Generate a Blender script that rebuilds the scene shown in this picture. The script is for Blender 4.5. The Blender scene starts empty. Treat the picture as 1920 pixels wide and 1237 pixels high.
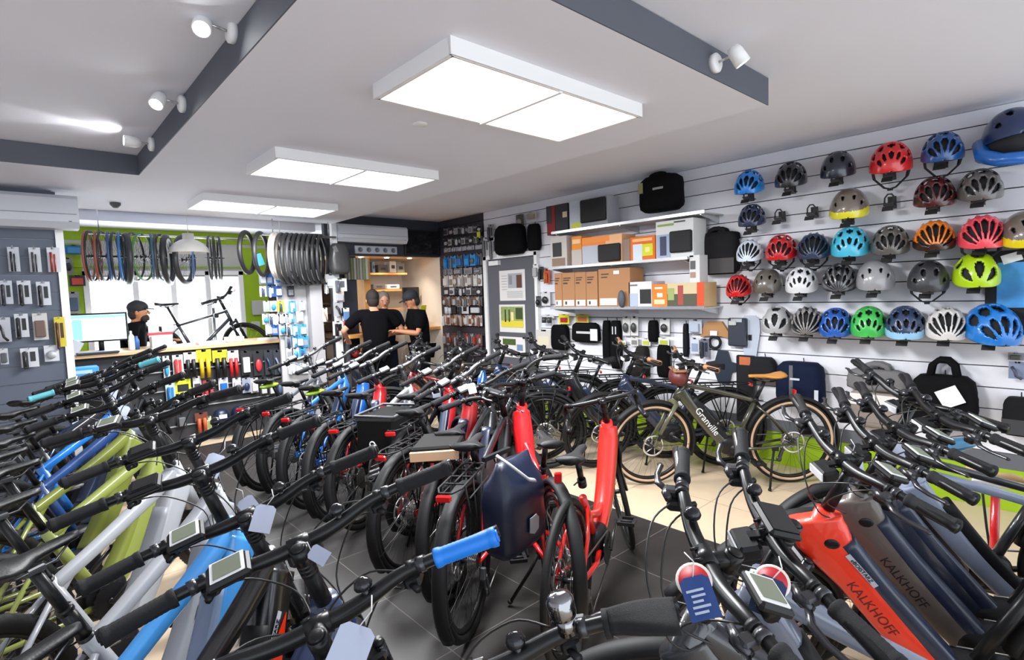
import bpy, math, random
from mathutils import Vector, Matrix, Euler
C = bpy.context.scene.collection
SC = bpy.context.scene
PI = math.pi
R = math.radians
random.seed(7)
# ------------------------------------------------------------------ camera, light, exposure
FPX = 1016.0
CAM_H = 1.62
RIGHT = Vector((0.739, -0.673, -0.034)).normalized()
UP = Vector((0.072, 0.028, 0.997)); UP = (UP - RIGHT*UP.dot(RIGHT)).normalized()
FWD = UP.cross(RIGHT).normalized()
cam = bpy.data.cameras.new('camera'); camo = bpy.data.objects.new('camera', cam); C.objects.link(camo)
cam.sensor_width = 36.0; cam.sensor_fit = 'HORIZONTAL'; cam.lens = 36.0*FPX/1920.0
cam.clip_start = 0.02; cam.clip_end = 200
m = Matrix((RIGHT, UP, -FWD)).transposed().to_4x4(); m.translation = Vector((0, 0, CAM_H))
camo.matrix_world = m
SC.camera = camo
SC.view_settings.view_transform = 'Standard'
SC.view_settings.look = 'None'
SC.view_settings.gamma = 1.0
SC.view_settings.use_curve_mapping = False
SC.view_settings.exposure = 0.45
W = bpy.data.worlds.new('world'); SC.world = W; W.use_nodes = True
W.node_tree.nodes['Background'].inputs[0].default_value = (0.84, 0.92, 1.0, 1)
W.node_tree.nodes['Background'].inputs[1].default_value = 2.3

def area(name, loc, rot, sx, sy, power, col=(1, 1, 1)):
    l = bpy.data.lights.new(name, 'AREA'); l.shape = 'RECTANGLE'; l.size = sx; l.size_y = sy
    l.energy = power; l.color = col
    o = bpy.data.objects.new(name, l); C.objects.link(o); o.location = loc; o.rotation_euler = rot
    return o
def spot(name, loc, target, power, col=(1, 1, 1), size=60, blend=.6):
    l = bpy.data.lights.new(name, 'SPOT'); l.energy = power; l.color = col
    l.spot_size = R(size); l.spot_blend = blend; l.shadow_soft_size = .03
    o = bpy.data.objects.new(name, l); C.objects.link(o); o.location = loc
    o.rotation_euler = (Vector(target)-Vector(loc)).to_track_quat('-Z', 'Y').to_euler()
    return o
# daylight through the shop window behind the counter and through the glazed front behind the viewer
area('window_daylight', (1.6, 8.7, 1.55), (R(-90), 0, 0), 1.7, 1.0, 55, (.9, .96, 1))
# light of the three ceiling panels
PANELS = [(1.93, 2.03), (1.93, 3.95), (1.93, 5.8)]
for k, (x, y) in enumerate(PANELS):
    area('panel_light', (x, y, 2.532), (0, 0, 0), 1.18, .54, 98 if k else 112, (.96, .98, 1))

# ------------------------------------------------------------------ pixel ray on a known plane (only used to read real positions)
def ray(u, v):
    return RIGHT*((u-960)/FPX) + UP*(-(v-618.5)/FPX) + FWD
def on(axis, val, u, v):
    r = ray(u, v); o = Vector((0, 0, CAM_H)); return o + r*((val-o[axis])/r[axis])
def onx(u, v, x): return on(0, x, u, v)
def ony(u, v, y): return on(1, y, u, v)

# ------------------------------------------------------------------ materials
MT = {}
def mat(name, col, rough=.5, metal=0, coat=0, emit=None, estr=1, bump=0, bscale=60, spec=None, alpha=None, trans=0, var=0.0, vscale=8):
    if name in MT: return MT[name]
    mm = bpy.data.materials.new(name); mm.use_nodes = True
    nt = mm.node_tree; b = nt.nodes['Principled BSDF']
    b.inputs['Base Color'].default_value = (*col, 1)
    b.inputs['Roughness'].default_value = rough
    b.inputs['Metallic'].default_value = metal
    if coat: b.inputs['Coat Weight'].default_value = coat; b.inputs['Coat Roughness'].default_value = .08
    if spec is not None: b.inputs['Specular IOR Level'].default_value = spec
    if trans: b.inputs['Transmission Weight'].default_value = trans
    if alpha is not None: b.inputs['Alpha'].default_value = alpha
    if emit: b.inputs['Emission Color'].default_value = (*emit, 1); b.inputs['Emission Strength'].default_value = estr
    if bump or var:
        tc = nt.nodes.new('ShaderNodeTexCoord')
        n = nt.nodes.new('ShaderNodeTexNoise'); n.inputs['Scale'].default_value = bscale; n.inputs['Detail'].default_value = 3
        nt.links.new(tc.outputs['Object'], n.inputs['Vector'])
        if bump:
            bp = nt.nodes.new('ShaderNodeBump'); bp.inputs['Strength'].default_value = bump; bp.inputs['Distance'].default_value = .004
            nt.links.new(n.outputs['Fac'], bp.inputs['Height']); nt.links.new(bp.outputs['Normal'], b.inputs['Normal'])
        if var:
            n2 = nt.nodes.new('ShaderNodeTexNoise'); n2.inputs['Scale'].default_value = vscale; n2.inputs['Detail'].default_value = 4
            nt.links.new(tc.outputs['Object'], n2.inputs['Vector'])
            mx = nt.nodes.new('ShaderNodeMix'); mx.data_type = 'RGBA'
            mx.inputs['A'].default_value = (*[c*(1-var) for c in col], 1); mx.inputs['B'].default_value = (*[min(1, c*(1+var)) for c in col], 1)
            nt.links.new(n2.outputs['Fac'], mx.inputs['Factor']); nt.links.new(mx.outputs['Result'], b.inputs['Base Color'])
    MT[name] = mm; return mm
def s2l(h):
    c = [int(h[i:i+2], 16)/255 for i in (0, 2, 4)]
    return tuple(x/12.92 if x <= .04045 else ((x+.055)/1.055)**2.4 for x in c)
def paint(h, rough=.3, coat=.6, metal=.0): return mat('paint_'+h+('m' if rough > .4 else ''), s2l(h), rough, metal, coat)
def plain(h, rough=.6, **k): return mat('c_'+h+str(int(rough*10)), s2l(h), rough, **k)
RUB = mat('rubber_black', (.008, .008, .008), .62, bump=.25, bscale=300, spec=.28)
GRIP = mat('grip_rubber', (.010, .010, .012), .65, bump=.6, bscale=900, spec=.28)
BLK = mat('black_anodised', (.008, .008, .009), .30, spec=.28)
BLKM = mat('black_matt', (.010, .010, .011), .6, spec=.28)
PLAS = mat('black_plastic', (.009, .009, .010), .42, spec=.28)
STL = mat('steel', (.62, .62, .63), .28, 1)
CHR = mat('chrome', (.8, .8, .82), .12, 1)
ALU = mat('alu_grey', (.32, .33, .34), .35, .8)
CAB = mat('cable_black', (.015, .015, .015), .4)
SAD = mat('saddle_black', (.014, .014, .015), .45, bump=.2, bscale=200, spec=.28)
WHT = mat('white_plastic', (.82, .82, .82), .4)
CARD = mat('white_card', (.78, .78, .78), .6)
LCD = mat('lcd_grey_green', (.16, .18, .13), .5)
GLS = mat('screen_black', (.01, .01, .012), .08)
REDL = mat('red_lens', (.6, .01, .01), .15, coat=.5)
NAVY = mat('navy_panel', s2l('1d2840'), .35, coat=.3)

# ------------------------------------------------------------------ mesh builder
class MB:
    def __init__(s): s.v = []; s.f = []; s.m = []; s.sm = []
    def add(s, vs, fs, mi=0, smooth=True):
        b = len(s.v); s.v += [tuple(v) for v in vs]
        for f in fs: s.f.append(tuple(b+i for i in f)); s.m.append(mi); s.sm.append(smooth)
    def box(s, c, d, rot=None, mi=0, bev=0):
        x, y, z = d[0]/2, d[1]/2, d[2]/2
        if bev:
            b = bev; rings = []
            for (zz, k) in ((-z, b), (-z+b, 0), (z-b, 0), (z, b)):
                X, Y = x-k, y-k; q = b if k == 0 else b*.4
                rings.append([(X, Y-q, zz), (X-q, Y, zz), (-X+q, Y, zz), (-X, Y-q, zz), (-X, -Y+q, zz), (-X+q, -Y, zz), (X-q, -Y, zz), (X, -Y+q, zz)])
            vs = [p for r_ in rings for p in r_]; fs = []
            for i in range(3):
                for j in range(8): fs.append((i*8+j, i*8+(j+1) % 8, (i+1)*8+(j+1) % 8, (i+1)*8+j))
            fs.append(tuple(range(7, -1, -1))); fs.append(tuple(range(24, 32)))
        else:
            vs = [(-x, -y, -z), (x, -y, -z), (x, y, -z), (-x, y, -z), (-x, -y, z), (x, -y, z), (x, y, z), (-x, y, z)]
            fs = [(0, 3, 2, 1), (4, 5, 6, 7), (0, 1, 5, 4), (1, 2, 6, 5), (2, 3, 7, 6), (3, 0, 4, 7)]
        if rot is not None:
            M = rot.to_matrix() if isinstance(rot, Euler) else (Euler(rot).to_matrix() if not isinstance(rot, Matrix) else rot.to_3x3())
            vs = [M @ Vector(v) for v in vs]
        cc = Vector(c)
        s.add([Vector(v)+cc for v in vs], fs, mi, False); return s
    def rings(s, rs, mi=0, closed=False, caps=True, smooth=True):
        n = len(rs[0]); b = [p for r_ in rs for p in r_]; fs = []
        k = len(rs)
        for i in range(k if closed else k-1):
            a = i*n; c = ((i+1) % k)*n
            for j in range(n): fs.append((a+j, a+(j+1) % n, c+(j+1) % n, c+j))
        if caps and not closed: fs.append(tuple(range(n-1, -1, -1))); fs.append(tuple((k-1)*n+j for j in range(n)))
        s.add(b, fs, mi, smooth); return s
    def tube(s, pts, r, n=8, mi=0, closed=False, caps=True, asp=1.0, up=None, smooth=True):
        pts = [Vector(p) for p in pts]; k = len(pts)
        rr = r if isinstance(r, (list, tuple)) else [r]*k
        rs = []; prev = None
        for i, p in enumerate(pts):
            if closed: d = pts[(i+1) % k]-pts[i-1]
            else: d = (pts[min(i+1, k-1)]-pts[max(i-1, 0)])
            if d.length < 1e-9: d = Vector((0, 0, 1))
            d.normalize()
            if prev is None:
                u = Vector(up) if up else (Vector((0, 0, 1)) if abs(d.z) < .9 else Vector((0, 1, 0)))
            else: u = prev
            u = (u-d*u.dot(d)); u.normalize(); prev = u; w = d.cross(u)
            rs.append([p+(u*math.cos(2*PI*j/n)*rr[i]+w*math.sin(2*PI*j/n)*rr[i]*asp) for j in range(n)])
        return s.rings(rs, mi, closed, caps, smooth)
    def cyl(s, a, b, r, n=12, r2=None, mi=0):
        return s.tube([a, b], [r, r if r2 is None else r2], n, mi)
    def lathe(s, prof, o=(0, 0, 0), axis='z', n=20, mi=0, cap=True):
        o = Vector(o); rs = []
        for (rad, h) in prof:
            ring = []
            for j in range(n):
                a = 2*PI*j/n; x, y = rad*math.cos(a), rad*math.sin(a)
                ring.append(o+Vector({'z': (x, y, h), 'y': (x, h, -y), 'x': (h, x, y)}[axis]))
            rs.append(ring)
        return s.rings(rs, mi, False, cap)
    def torus(s, c, Rr, r, n=48, k=8, axis='y', mi=0, prof=None, knob=0):
        c = Vector(c); rs = []
        for i in range(n):
            a = 2*PI*i/n; e = Vector((math.cos(a), 0, math.sin(a))) if axis == 'y' else (Vector((math.cos(a), math.sin(a), 0)) if axis == 'z' else Vector((0, math.cos(a), math.sin(a))))
            w = {'y': Vector((0, 1, 0)), 'z': Vector((0, 0, 1)), 'x': Vector((1, 0, 0))}[axis]
            ring = []
            for j in range(k):
                t = 2*PI*j/k; q = r
                if knob and math.cos(t) > .3 and (i+j) % 2: q = r+knob
                ring.append(c+e*(Rr+q*math.cos(t))+w*(q*math.sin(t)))
            rs.append(ring)
        return s.rings(rs, mi, True)
    def ell(s, c, d, rot=None, n=16, k=10, mi=0, pw=1.0):
        c = Vector(c); M = rot.to_3x3() if isinstance(rot, Matrix) else (Euler(rot).to_matrix() if rot else Matrix.Identity(3)); rs = []
        sg = lambda t: math.copysign(abs(t)**pw, t)
        for i in range(k+1):
            t = -PI/2+PI*i/k; ct = max(math.cos(t), .02)
            rs.append([c+M @ Vector((d[0]*sg(ct*math.cos(2*PI*j/n)), d[1]*sg(ct*math.sin(2*PI*j/n)), d[2]*sg(math.sin(t)))) for j in range(n)])
        return s.rings(rs, mi)
    def prism(s, poly, h0, h1, M=None, mi=0):
        n = len(poly); vs = [(x, y, h0) for x, y in poly]+[(x, y, h1) for x, y in poly]
        fs = [tuple(range(n-1, -1, -1)), tuple(range(n, 2*n))]+[(j, (j+1) % n, n+(j+1) % n, n+j) for j in range(n)]
        if M is not None: vs = [M @ Vector(v) for v in vs]
        s.add(vs, fs, mi, False); return s
    def mesh(s, name, mats):
        me = bpy.data.meshes.new(name); me.from_pydata(s.v, [], s.f)
        if not isinstance(mats, (list, tuple)): mats = [mats]
        for q in mats: me.materials.append(q)
        me.polygons.foreach_set('material_index', s.m); me.polygons.foreach_set('use_smooth', s.sm)
        me.update(); return me
    def build(s, name, mats, parent=None, loc=(0, 0, 0), rot=(0, 0, 0), sharp=True):
        return link(name, s.mesh(name, mats), parent, loc, rot)
def link(name, me, parent=None, loc=(0, 0, 0), rot=(0, 0, 0), matrix=None):
    o = bpy.data.objects.new(name, me); C.objects.link(o)
    if parent is not None: o.parent = parent
    if matrix is not None: o.matrix_local = matrix
    else: o.location = loc; o.rotation_euler = rot
    return o
LABELS = {}
def tag(o, label=None, cat=None, group=None, kind=None):
    if label:
        if label in LABELS and not group: print('DUPLABEL', label)
        LABELS[label] = 1
        o['label'] = label
    if cat: o['category'] = cat
    if group: o['group'] = group
    if kind: o['kind'] = kind
    return o
def thing(name, label, cat, loc=(0, 0, 0), rot=(0, 0, 0), group=None):
    o = link(name, None, None, loc, rot); o.empty_display_size = .05
    return tag(o, label, cat, group)
def struct(mb, name, mats, **k):
    o = mb.build(name, mats, **k); o['kind'] = 'structure'; return o
def setmat(o, mm, slot=0):
    while len(o.material_slots) <= slot: return o
    o.material_slots[slot].link = 'OBJECT'; o.material_slots[slot].material = mm; return o
def copy_tree(o, parent=None):
    c = o.copy(); C.objects.link(c)
    if parent is not None: c.parent = parent
    for ch in o.children: copy_tree(ch, c)
    return c
_tx = {}
def textmesh(s, size, ext=.0008, name='lettering', mm=None, bold=0.0):
    key = (s, size, ext, mm.name)
    if key in _tx: return _tx[key]
    cu = bpy.data.curves.new('t', 'FONT'); cu.body = s; cu.size = size; cu.extrude = ext; cu.align_x = 'CENTER'; cu.align_y = 'CENTER'; cu.offset = bold; cu.resolution_u = 3
    o = bpy.data.objects.new('t', cu); C.objects.link(o)
    bpy.context.view_layer.update()
    me = bpy.data.meshes.new_from_object(o.evaluated_get(bpy.context.evaluated_depsgraph_get())); me.name = name
    bpy.data.objects.remove(o); bpy.data.curves.remove(cu)
    me.materials.clear(); me.materials.append(mm); _tx[key] = me; return me
def basis(x, y, loc):
    x = Vector(x).normalized(); y = Vector(y); y = (y-x*y.dot(x)).normalized(); z = x.cross(y)
    M = Matrix((x, y, z)).transposed().to_4x4(); M.translation = Vector(loc); return M
# ------------------------------------------------------------------ structure
WX = 4.95          # right wall
def tiles(name, col, mortar, size=.6, ox=.15, oy=.17, rough=.35, var=.15):
    mm = bpy.data.materials.new(name); mm.use_nodes = True; nt = mm.node_tree; b = nt.nodes['Principled BSDF']; b.inputs['Roughness'].default_value = rough
    ge = nt.nodes.new('ShaderNodeNewGeometry'); mp = nt.nodes.new('ShaderNodeMapping'); nt.links.new(ge.outputs['Position'], mp.inputs['Vector'])
    mp.inputs['Location'].default_value = (-ox, -oy, 0)
    br = nt.nodes.new('ShaderNodeTexBrick'); nt.links.new(mp.outputs['Vector'], br.inputs['Vector'])
    br.offset = 0; br.squash = 1; br.inputs['Scale'].default_value = 1; br.inputs['Brick Width'].default_value = size; br.inputs['Row Height'].default_value = size
    br.inputs['Mortar Size'].default_value = .0025; br.inputs['Mortar Smooth'].default_value = .1
    br.inputs['Color1'].default_value = (*col, 1); br.inputs['Color2'].default_value = (*[c*.93 for c in col], 1); br.inputs['Mortar'].default_value = (*mortar, 1)
    n = nt.nodes.new('ShaderNodeTexNoise'); n.inputs['Scale'].default_value = 3; n.inputs['Detail'].default_value = 6; nt.links.new(ge.outputs['Position'], n.inputs['Vector'])
    mx = nt.nodes.new('ShaderNodeMix'); mx.data_type = 'RGBA'; mx.blend_type = 'MULTIPLY'; mx.inputs['Factor'].default_value = 1
    rp = nt.nodes.new('ShaderNodeValToRGB'); rp.color_ramp.elements[0].position = .3; rp.color_ramp.elements[0].color = (1-var,)*3+(1,); rp.color_ramp.elements[1].position = .7
    nt.links.new(n.outputs['Fac'], rp.inputs['Fac']); nt.links.new(br.outputs['Color'], mx.inputs['A']); nt.links.new(rp.outputs['Color'], mx.inputs['B'])
    nt.links.new(mx.outputs['Result'], b.inputs['Base Color']); return mm
DARKT = tiles('dark_tile', s2l('2d2928'), s2l('6a635e'), var=.35, rough=.5)
CREAMT = tiles('cream_tile', s2l('cdb79b'), s2l('8a7866'), var=.12, rough=.35)
PLASTER = mat('ceiling_plaster', s2l('e6e7f0'), .9, var=.03, vscale=1.5, bump=.1, bscale=120)
GREYP = mat('grey_band', s2l('555963'), .7, var=.04)
MB().box((1.95, 4.13, -.05), (2.4, 5.52, .1)).build('floor', DARKT)['kind'] = 'structure'
f = MB().box((-.725, 3.25, -.05), (2.95, 12.5, .1)).box((4.1, 3.25, -.05), (1.9, 12.5, .1)).box((1.95, -.815, -.05), (2.4, 4.37, .1)).box((1.95, 8.2, -.05), (2.4, 2.62, .1))
struct(f, 'floor', CREAMT)
# ceilings: high ceiling and the dropped slab (faces toward the room are painted grey)
cb = MB().box((1.9, 3.2, 2.80), (8.2, 12.5, .08)); struct(cb, 'ceiling', PLASTER)
sl = MB()
sl.box((1.9575, 4.145, 2.6825), (2.405, 5.67, .145)).box((-.9, 6.0, 2.6825), (3.31, 1.96, .145)); struct(sl, 'ceiling', PLASTER)
tr = MB().box((1.955, 1.307, 2.683), (2.42, .006, .146)); struct(tr, 'trim_1', GREYP)
tr = MB().box((.752, 3.16, 2.683), (.006, 3.72, .146)).box((-.9, 5.017, 2.683), (3.3, .006, .146)); struct(tr, 'trim_2', GREYP)
# right wall: white slatwall boards with real grooves
def slat_x(x, y0, y1, z0, z1, m_, name, pitch=.15, gap=.008, off=.1):
    b = MB(); z = z0
    b.box((x+.035, (y0+y1)/2, (z0+z1)/2), (.03, y1-y0, z1-z0), mi=1)
    k = math.floor((z0-off)/pitch)
    zs = [z0]+[off+pitch*i for i in range(k+1, 40) if z0+.02 < off+pitch*i < z1-.02]+[z1]
    for a, c in zip(zs[:-1], zs[1:]): b.box((x+.01, (y0+y1)/2, (a+c)/2), (.02, y1-y0, c-a-gap))
    return struct(b, name, [m_, mat('groove_dark', (.03, .03, .03), .8)])
def slat_y(y, x0, x1, z0, z1, m_, name, pitch=.15, off=.1, gap=.008, gm=None):
    b = MB(); b.box(((x0+x1)/2, y+.035, (z0+z1)/2), (x1-x0, .03, z1-z0), mi=1)
    zs = [z0]+[off+pitch*i for i in range(0, 40) if z0+.02 < off+pitch*i < z1-.02]+[z1]
    for a, c in zip(zs[:-1], zs[1:]): b.box(((x0+x1)/2, y+.01, (a+c)/2), (x1-x0, .02, c-a-gap))
    return struct(b, name, [m_, gm or mat('groove_dark', (.03, .03, .03), .8)])
SLW = mat('slatwall_white', s2l('e0e0e6'), .45, var=.02)
SLD = mat('slatwall_dark', s2l('34323a'), .5, var=.05)
SLG = mat('slatwall_grey_blue', s2l('5a6170'), .5, var=.04)
slat_x(WX, -1.2, 4.93, .40, 2.76, SLW, 'wall_right')
slat_x(WX, 4.93, 5.98, 2.15, 2.76, SLW, 'wall_right')
slat_x(WX, 5.98, 7.1, .4, 2.76, SLD, 'wall_right')
b = MB().box((WX+.02, 2.4, .345), (.04, 7.2, .11)); struct(b, 'baseboard_right', mat('grey_strip', s2l('5d6066'), .6))
b = MB().box((WX+.02, 2.4, .145), (.04, 7.2, .29)); struct(b, 'wall_right', mat('lime_wall', s2l('93b40c'), .6, var=.04))
b = MB().box((WX+.1, 2.4, 1.4), (.1, 9.6, 2.8)); struct(b, 'wall_right', PLASTER)
# left grey slatwall (wall behind accessories, left of the counter)
slat_y(6.05, -2.2, .27, .0, 2.62, SLG, 'wall_left', gm=mat('groove_light', s2l('a9adb6'), .5))
struct(MB().box((-1.0, 6.13, 1.35), (2.6, .06, 2.7)), 'wall_left', SLG)
struct(MB().box((-2.25, 2.5, 1.4), (.1, 7.4, 2.8)), 'wall_left', PLASTER)
struct(MB().box((.3, 6.06, 1.3), (.055, .07, 2.0)), 'trim_3', WHT)
# workshop behind the counter
LIME = mat('lime_wall', s2l('93b40c'), .6)
XW0, XW1 = .66, 2.5
wb = MB()
wb.box((1.0, 8.86, 2.62), (4.0, .1, .30)).box((2.7, 8.86, 1.2), (.38, .1, 2.45)).box((0.32, 8.86, 1.2), (.62, .1, 2.45)).box((1.6, 8.86, .45), (1.95, .1, .9))
struct(wb, 'wall_back', LIME)
struct(MB().box((1.2, 8.45, 2.70), (4.4, .7, .125)), 'ceiling', PLASTER)
struct(MB().box((1.45, 8.80, 2.135), (2.5, .02, .018)), 'trim_7', LIME)
struct(MB().box((1.3, 8.85, 2.25), (3.2, .07, .50)), 'wall_back', mat('roller_box', s2l('b9b9b6'), .6))
struct(MB().box((-1.05, 7.45, 1.4), (.08, 2.9, 2.8)), 'wall_back', PLASTER)
wf = MB()
for x in (XW0, 1.18, 1.62, 2.05, XW1): wf.box((x, 8.80, 1.5), (.06, .06, 1.15))
for z in (.93, 2.05): wf.box((1.58, 8.80, z), (1.9, .06, .06))
o = struct(wf, 'window_1', WHT)
gl = MB().box((1.58, 8.82, 1.5), (1.84, .008, 1.1)).build('glass', mat('window_glass', (1, 1, 1), .02, trans=1), o)
# bright street outside: pale facade, its window bars and a parked car
struct(MB().box((1.6, 14.5, 2.2), (12, .2, 4.4)), 'wall_street', mat('facade_pale', s2l('f2f2f2'), .9))
# back wall right: dark above the alcove, alcove niche
NAVYW = mat('dark_wall', s2l('2a2c36'), .6)
bw = MB().box((4.05, 7.14, 2.49), (1.9, .08, .56)).box((3.35, 7.14, 1.1), (.36, .08, 2.2))
struct(bw, 'wall_back', NAVYW)
struct(MB().box((4.25, 8.3, 1.3), (1.5, .08, 2.6)).box((4.99, 7.7, 1.3), (.08, 1.2, 2.6)), 'wall_back', mat('alcove_white', s2l('d8d0c4'), .7))
struct(MB().box((4.25, 7.75, 2.24), (1.5, 1.0, .05)), 'ceiling', mat('alcove_top', s2l('cbb79c'), .6))
struct(MB().box((3.17, 6.98, 1.31), (.07, .07, 2.62)), 'trim_4', WHT)
struct(MB().box((2.86, 6.98, 1.0), (.16, .14, 2.0)), 'trim_5', mat('pillar_grey', s2l('a5a3a5'), .6))
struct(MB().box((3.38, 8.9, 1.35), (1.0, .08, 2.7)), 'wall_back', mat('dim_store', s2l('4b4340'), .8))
# door with pictures on the right wall
DGR = mat('door_grey', s2l('5b5c63'), .5, var=.03)
d = struct(MB().box((WX-.0, 5.43, 1.04), (.05, .95, 2.06)), 'door_1', DGR)
MB().box((WX-.02, 5.94, 1.06), (.06, .07, 2.14)).box((WX-.02, 4.925, 1.06), (.06, .05, 2.14)).box((WX-.02, 5.43, 2.115), (.06, 1.08, .06)).build('door_frame', WHT, d)
MB().box((WX-.05, 5.72, 2.03), (.05, .2, .06)).build('door_closer', WHT, d)
MB().cyl((WX-.03, 5.03, 1.02), (WX-.09, 5.03, 1.02), .012).box((WX-.09, 5.09, 1.02), (.018, .13, .02)).build('door_handle', CHR, d)
# ------------------------------------------------------------------ bicycles
HA = R(67); SX = Vector((-math.cos(HA), 0, math.sin(HA))); Q = Vector((.42, 0, .80))
def along(z): return Q+SX*((z-Q.z)/SX.z)
WR = .35; RA = Vector((-.46, 0, .35)); FA = Vector((.66, 0, .35)); BB = Vector((0, 0, .30))
_mc = {}
def cached(key, fn):
    if key not in _mc: _mc[key] = fn()
    return _mc[key]
# meshes shared by all bicycles (wheel meshes are centred on the axle)
def m_tire(kind):
    def mk():
        if kind == 'knob': return MB().torus((0, 0, 0), .322, .028, 120, 10, knob=.0045).mesh('tire', RUB)
        if kind == 'thin': return MB().torus((0, 0, 0), .333, .016, 64, 8).mesh('tire', RUB)
        return MB().torus((0, 0, 0), .327, .023, 72, 8).mesh('tire', RUB)
    return cached('tire'+kind, mk)
def m_tan():
    return cached('tan', lambda: MB().torus((0, .0, 0), .318, .0165, 72, 8).mesh('tire_wall', plain('c9a988', .6)))
def m_rim(col):
    def mk():
        b = MB(); rs = []
        for i in range(64):
            a = 2*PI*i/64; e = Vector((math.cos(a), 0, math.sin(a))); Y = Vector((0, 1, 0))
            rs.append([e*.306+Y*.012, e*.284+Y*.009, e*.284-Y*.009, e*.306-Y*.012])
        b.rings(rs, closed=True); return b.mesh('rim', col)
    return cached('rim'+col.name, mk)
def m_spokes():
    def mk():
        b = MB()
        for i in range(32):
            s = 1 if i % 2 else -1; a = 2*PI*i/32; ha = a+(.55 if (i//2) % 2 else -.55)
            b.tube([(math.cos(ha)*.026, s*.028, math.sin(ha)*.026), (math.cos(a)*.287, 0, math.sin(a)*.287)], .0011, 3, caps=False)
        b.cyl((0, -.036, 0), (0, .036, 0), .013, 12); b.cyl((0, .024, 0), (0, .03, 0), .029, 16); b.cyl((0, -.03, 0), (0, -.024, 0), .029, 16)
        b.cyl((0, -.062, 0), (0, .062, 0), .006, 8)
        return b.mesh('spokes', mat('spoke_black', (.05, .05, .055), .3, .7))
    return cached('spokes', mk)
def m_disc():
    def mk():
        b = MB(); n = 48; rs = []
        for (r0, y) in ((.09, .0405), (.075, .0405), (.075, .0425), (.09, .0425)):
            rs.append([(math.cos(2*PI*j/n)*r0, y, math.sin(2*PI*j/n)*r0) for j in range(n)])
        b.rings(rs, closed=True)
        for j in range(6):
            a = 2*PI*j/6; b.tube([(math.cos(a)*.02, .041, math.sin(a)*.02), (math.cos(a+.35)*.078, .041, math.sin(a+.35)*.078)], .004, 4)
        return b.mesh('brake_disc', STL)
    return cached('disc', mk)
def m_cassette():
    def mk():
        b = MB()
        for i, r0 in enumerate((.07, .061, .053, .046, .04, .034)):
            n = 32; y = -.026-.005*i
            poly = [((r0+(.003 if j % 2 else -.001))*math.cos(2*PI*j/n), (r0+(.003 if j % 2 else -.001))*math.sin(2*PI*j/n)) for j in range(n)]
            b.rings([[(x, y, z) for x, z in poly], [(x, y-.002, z) for x, z in poly]], smooth=False)
        return b.mesh('cassette', mat('cassette_steel', (.35, .34, .33), .35, .9))
    return cached('cass', mk)
def m_derailleur():
    def mk():
        b = MB(); b.box((-.455, -.075, .29), (.03, .03, .06), (0, .3, 0), bev=.006)
        b.cyl((-.43, -.07, .26), (-.43, -.08, .26), .022, 14); b.cyl((-.40, -.07, .17), (-.40, -.08, .17), .022, 14)
        b.box((-.415, -.083, .215), (.022, .006, .11), (0, -.3, 0)); b.box((-.415, -.067, .215), (.022, .005, .11), (0, -.3, 0))
        return b.mesh('derailleur', mat('derailleur_grey', (.08, .08, .085), .35, .6))
    return cached('der', mk)
def m_crank():
    def mk():
        b = MB(); n = 40; c = BB+Vector((0, -.062, 0))
        b.rings([[c+Vector((math.cos(2*PI*j/n)*(.083 if j % 2 else .077), y, math.sin(2*PI*j/n)*(.083 if j % 2 else .077))) for j in range(n)] for y in (0, -.004)], smooth=False)
        b.cyl(BB+Vector((0, -.085, 0)), BB+Vector((0, .085, 0)), .012)
        for s in (1, -1):
            d = Vector((math.cos(.5), 0, math.sin(.5)))*s; a = BB+Vector((0, -s*.082, 0))
            b.tube([a-d*.01, a+d*.17], [.016, .012], 8, asp=.6)
        return b.mesh('crankset', mat('crank_black', (.03, .03, .033), .3, .5))
    return cached('crank', mk)
def m_pedal():
    def mk():
        b = MB(); b.box((0, .012, 0), (.09, .016, .014)); b.box((0, .088, 0), (.09, .016, .014)); b.box((.04, .05, 0), (.012, .09, .018)); b.box((-.04, .05, 0), (.012, .09, .018)); b.cyl((0, 0, 0), (0, .09, 0), .008)
        return b.mesh('pedal', BLKM)
    return cached('pedal', mk)
def m_chain():
    def mk():
        b = MB(); pts = []
        c0 = BB+Vector((0, -.064, 0)); c1 = RA+Vector((0, -.04, 0)); r0, r1 = .08, .05
        b.tube([c0+Vector((0, 0, r0)), c1+Vector((0, 0, r1))], .0045, 5, caps=True)
        b.tube([c0-Vector((0, 0, r0)), (-.40, -.07, .155)], .0045, 5)
        return b.mesh('chain', mat('chain_steel', (.2, .19, .18), .4, .9))
    return cached('chain', mk)
def m_saddle(kind):
    def mk():
        b = MB(); rs = []; L = .27; n = 14
        for i in range(15):
            t = i/14; x = .135-L*t
            w = .020+.004*math.sin(t*4) if t < .45 else .022+(.052 if kind != 'wide' else .072)*math.sin(min(1, (t-.45)/.42)*PI/2)**1.4
            if t > .92: w *= .86
            if i == 0: w *= .5
            z = .012*math.cos(t*PI*1.1)*.3+.016*max(0, t-.7)/.3; th = .018+.012*t
            ring = []
            for j in range(n):
                a = 2*PI*j/n; yy = w*math.cos(a); zz = (math.sin(a) if math.sin(a) > 0 else math.sin(a)*1.8)
                dip = -.010*(1-abs(math.cos(a))) if math.sin(a) > 0 else 0
                ring.append((x, yy, z+th*zz*.62+dip-(.012*(abs(math.cos(a))**3) if math.sin(a) > 0 else 0)))
            rs.append(ring)
        b.rings(rs)
        return b.mesh('saddle', SAD)
    return cached('saddle'+kind, mk)
def m_rails():
    def mk():
        b = MB()
        for s in (1, -1): b.tube([(.10, s*.012, -.012), (.05, s*.022, -.038), (-.05, s*.022, -.038), (-.11, s*.035, -.012)], .0035, 6)
        b.box((0, 0, -.04), (.05, .05, .02), bev=.004)
        return b.mesh('saddle_rail', mat('rail_dark', (.06, .06, .065), .4, .6))
    return cached('rails', mk)
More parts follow.
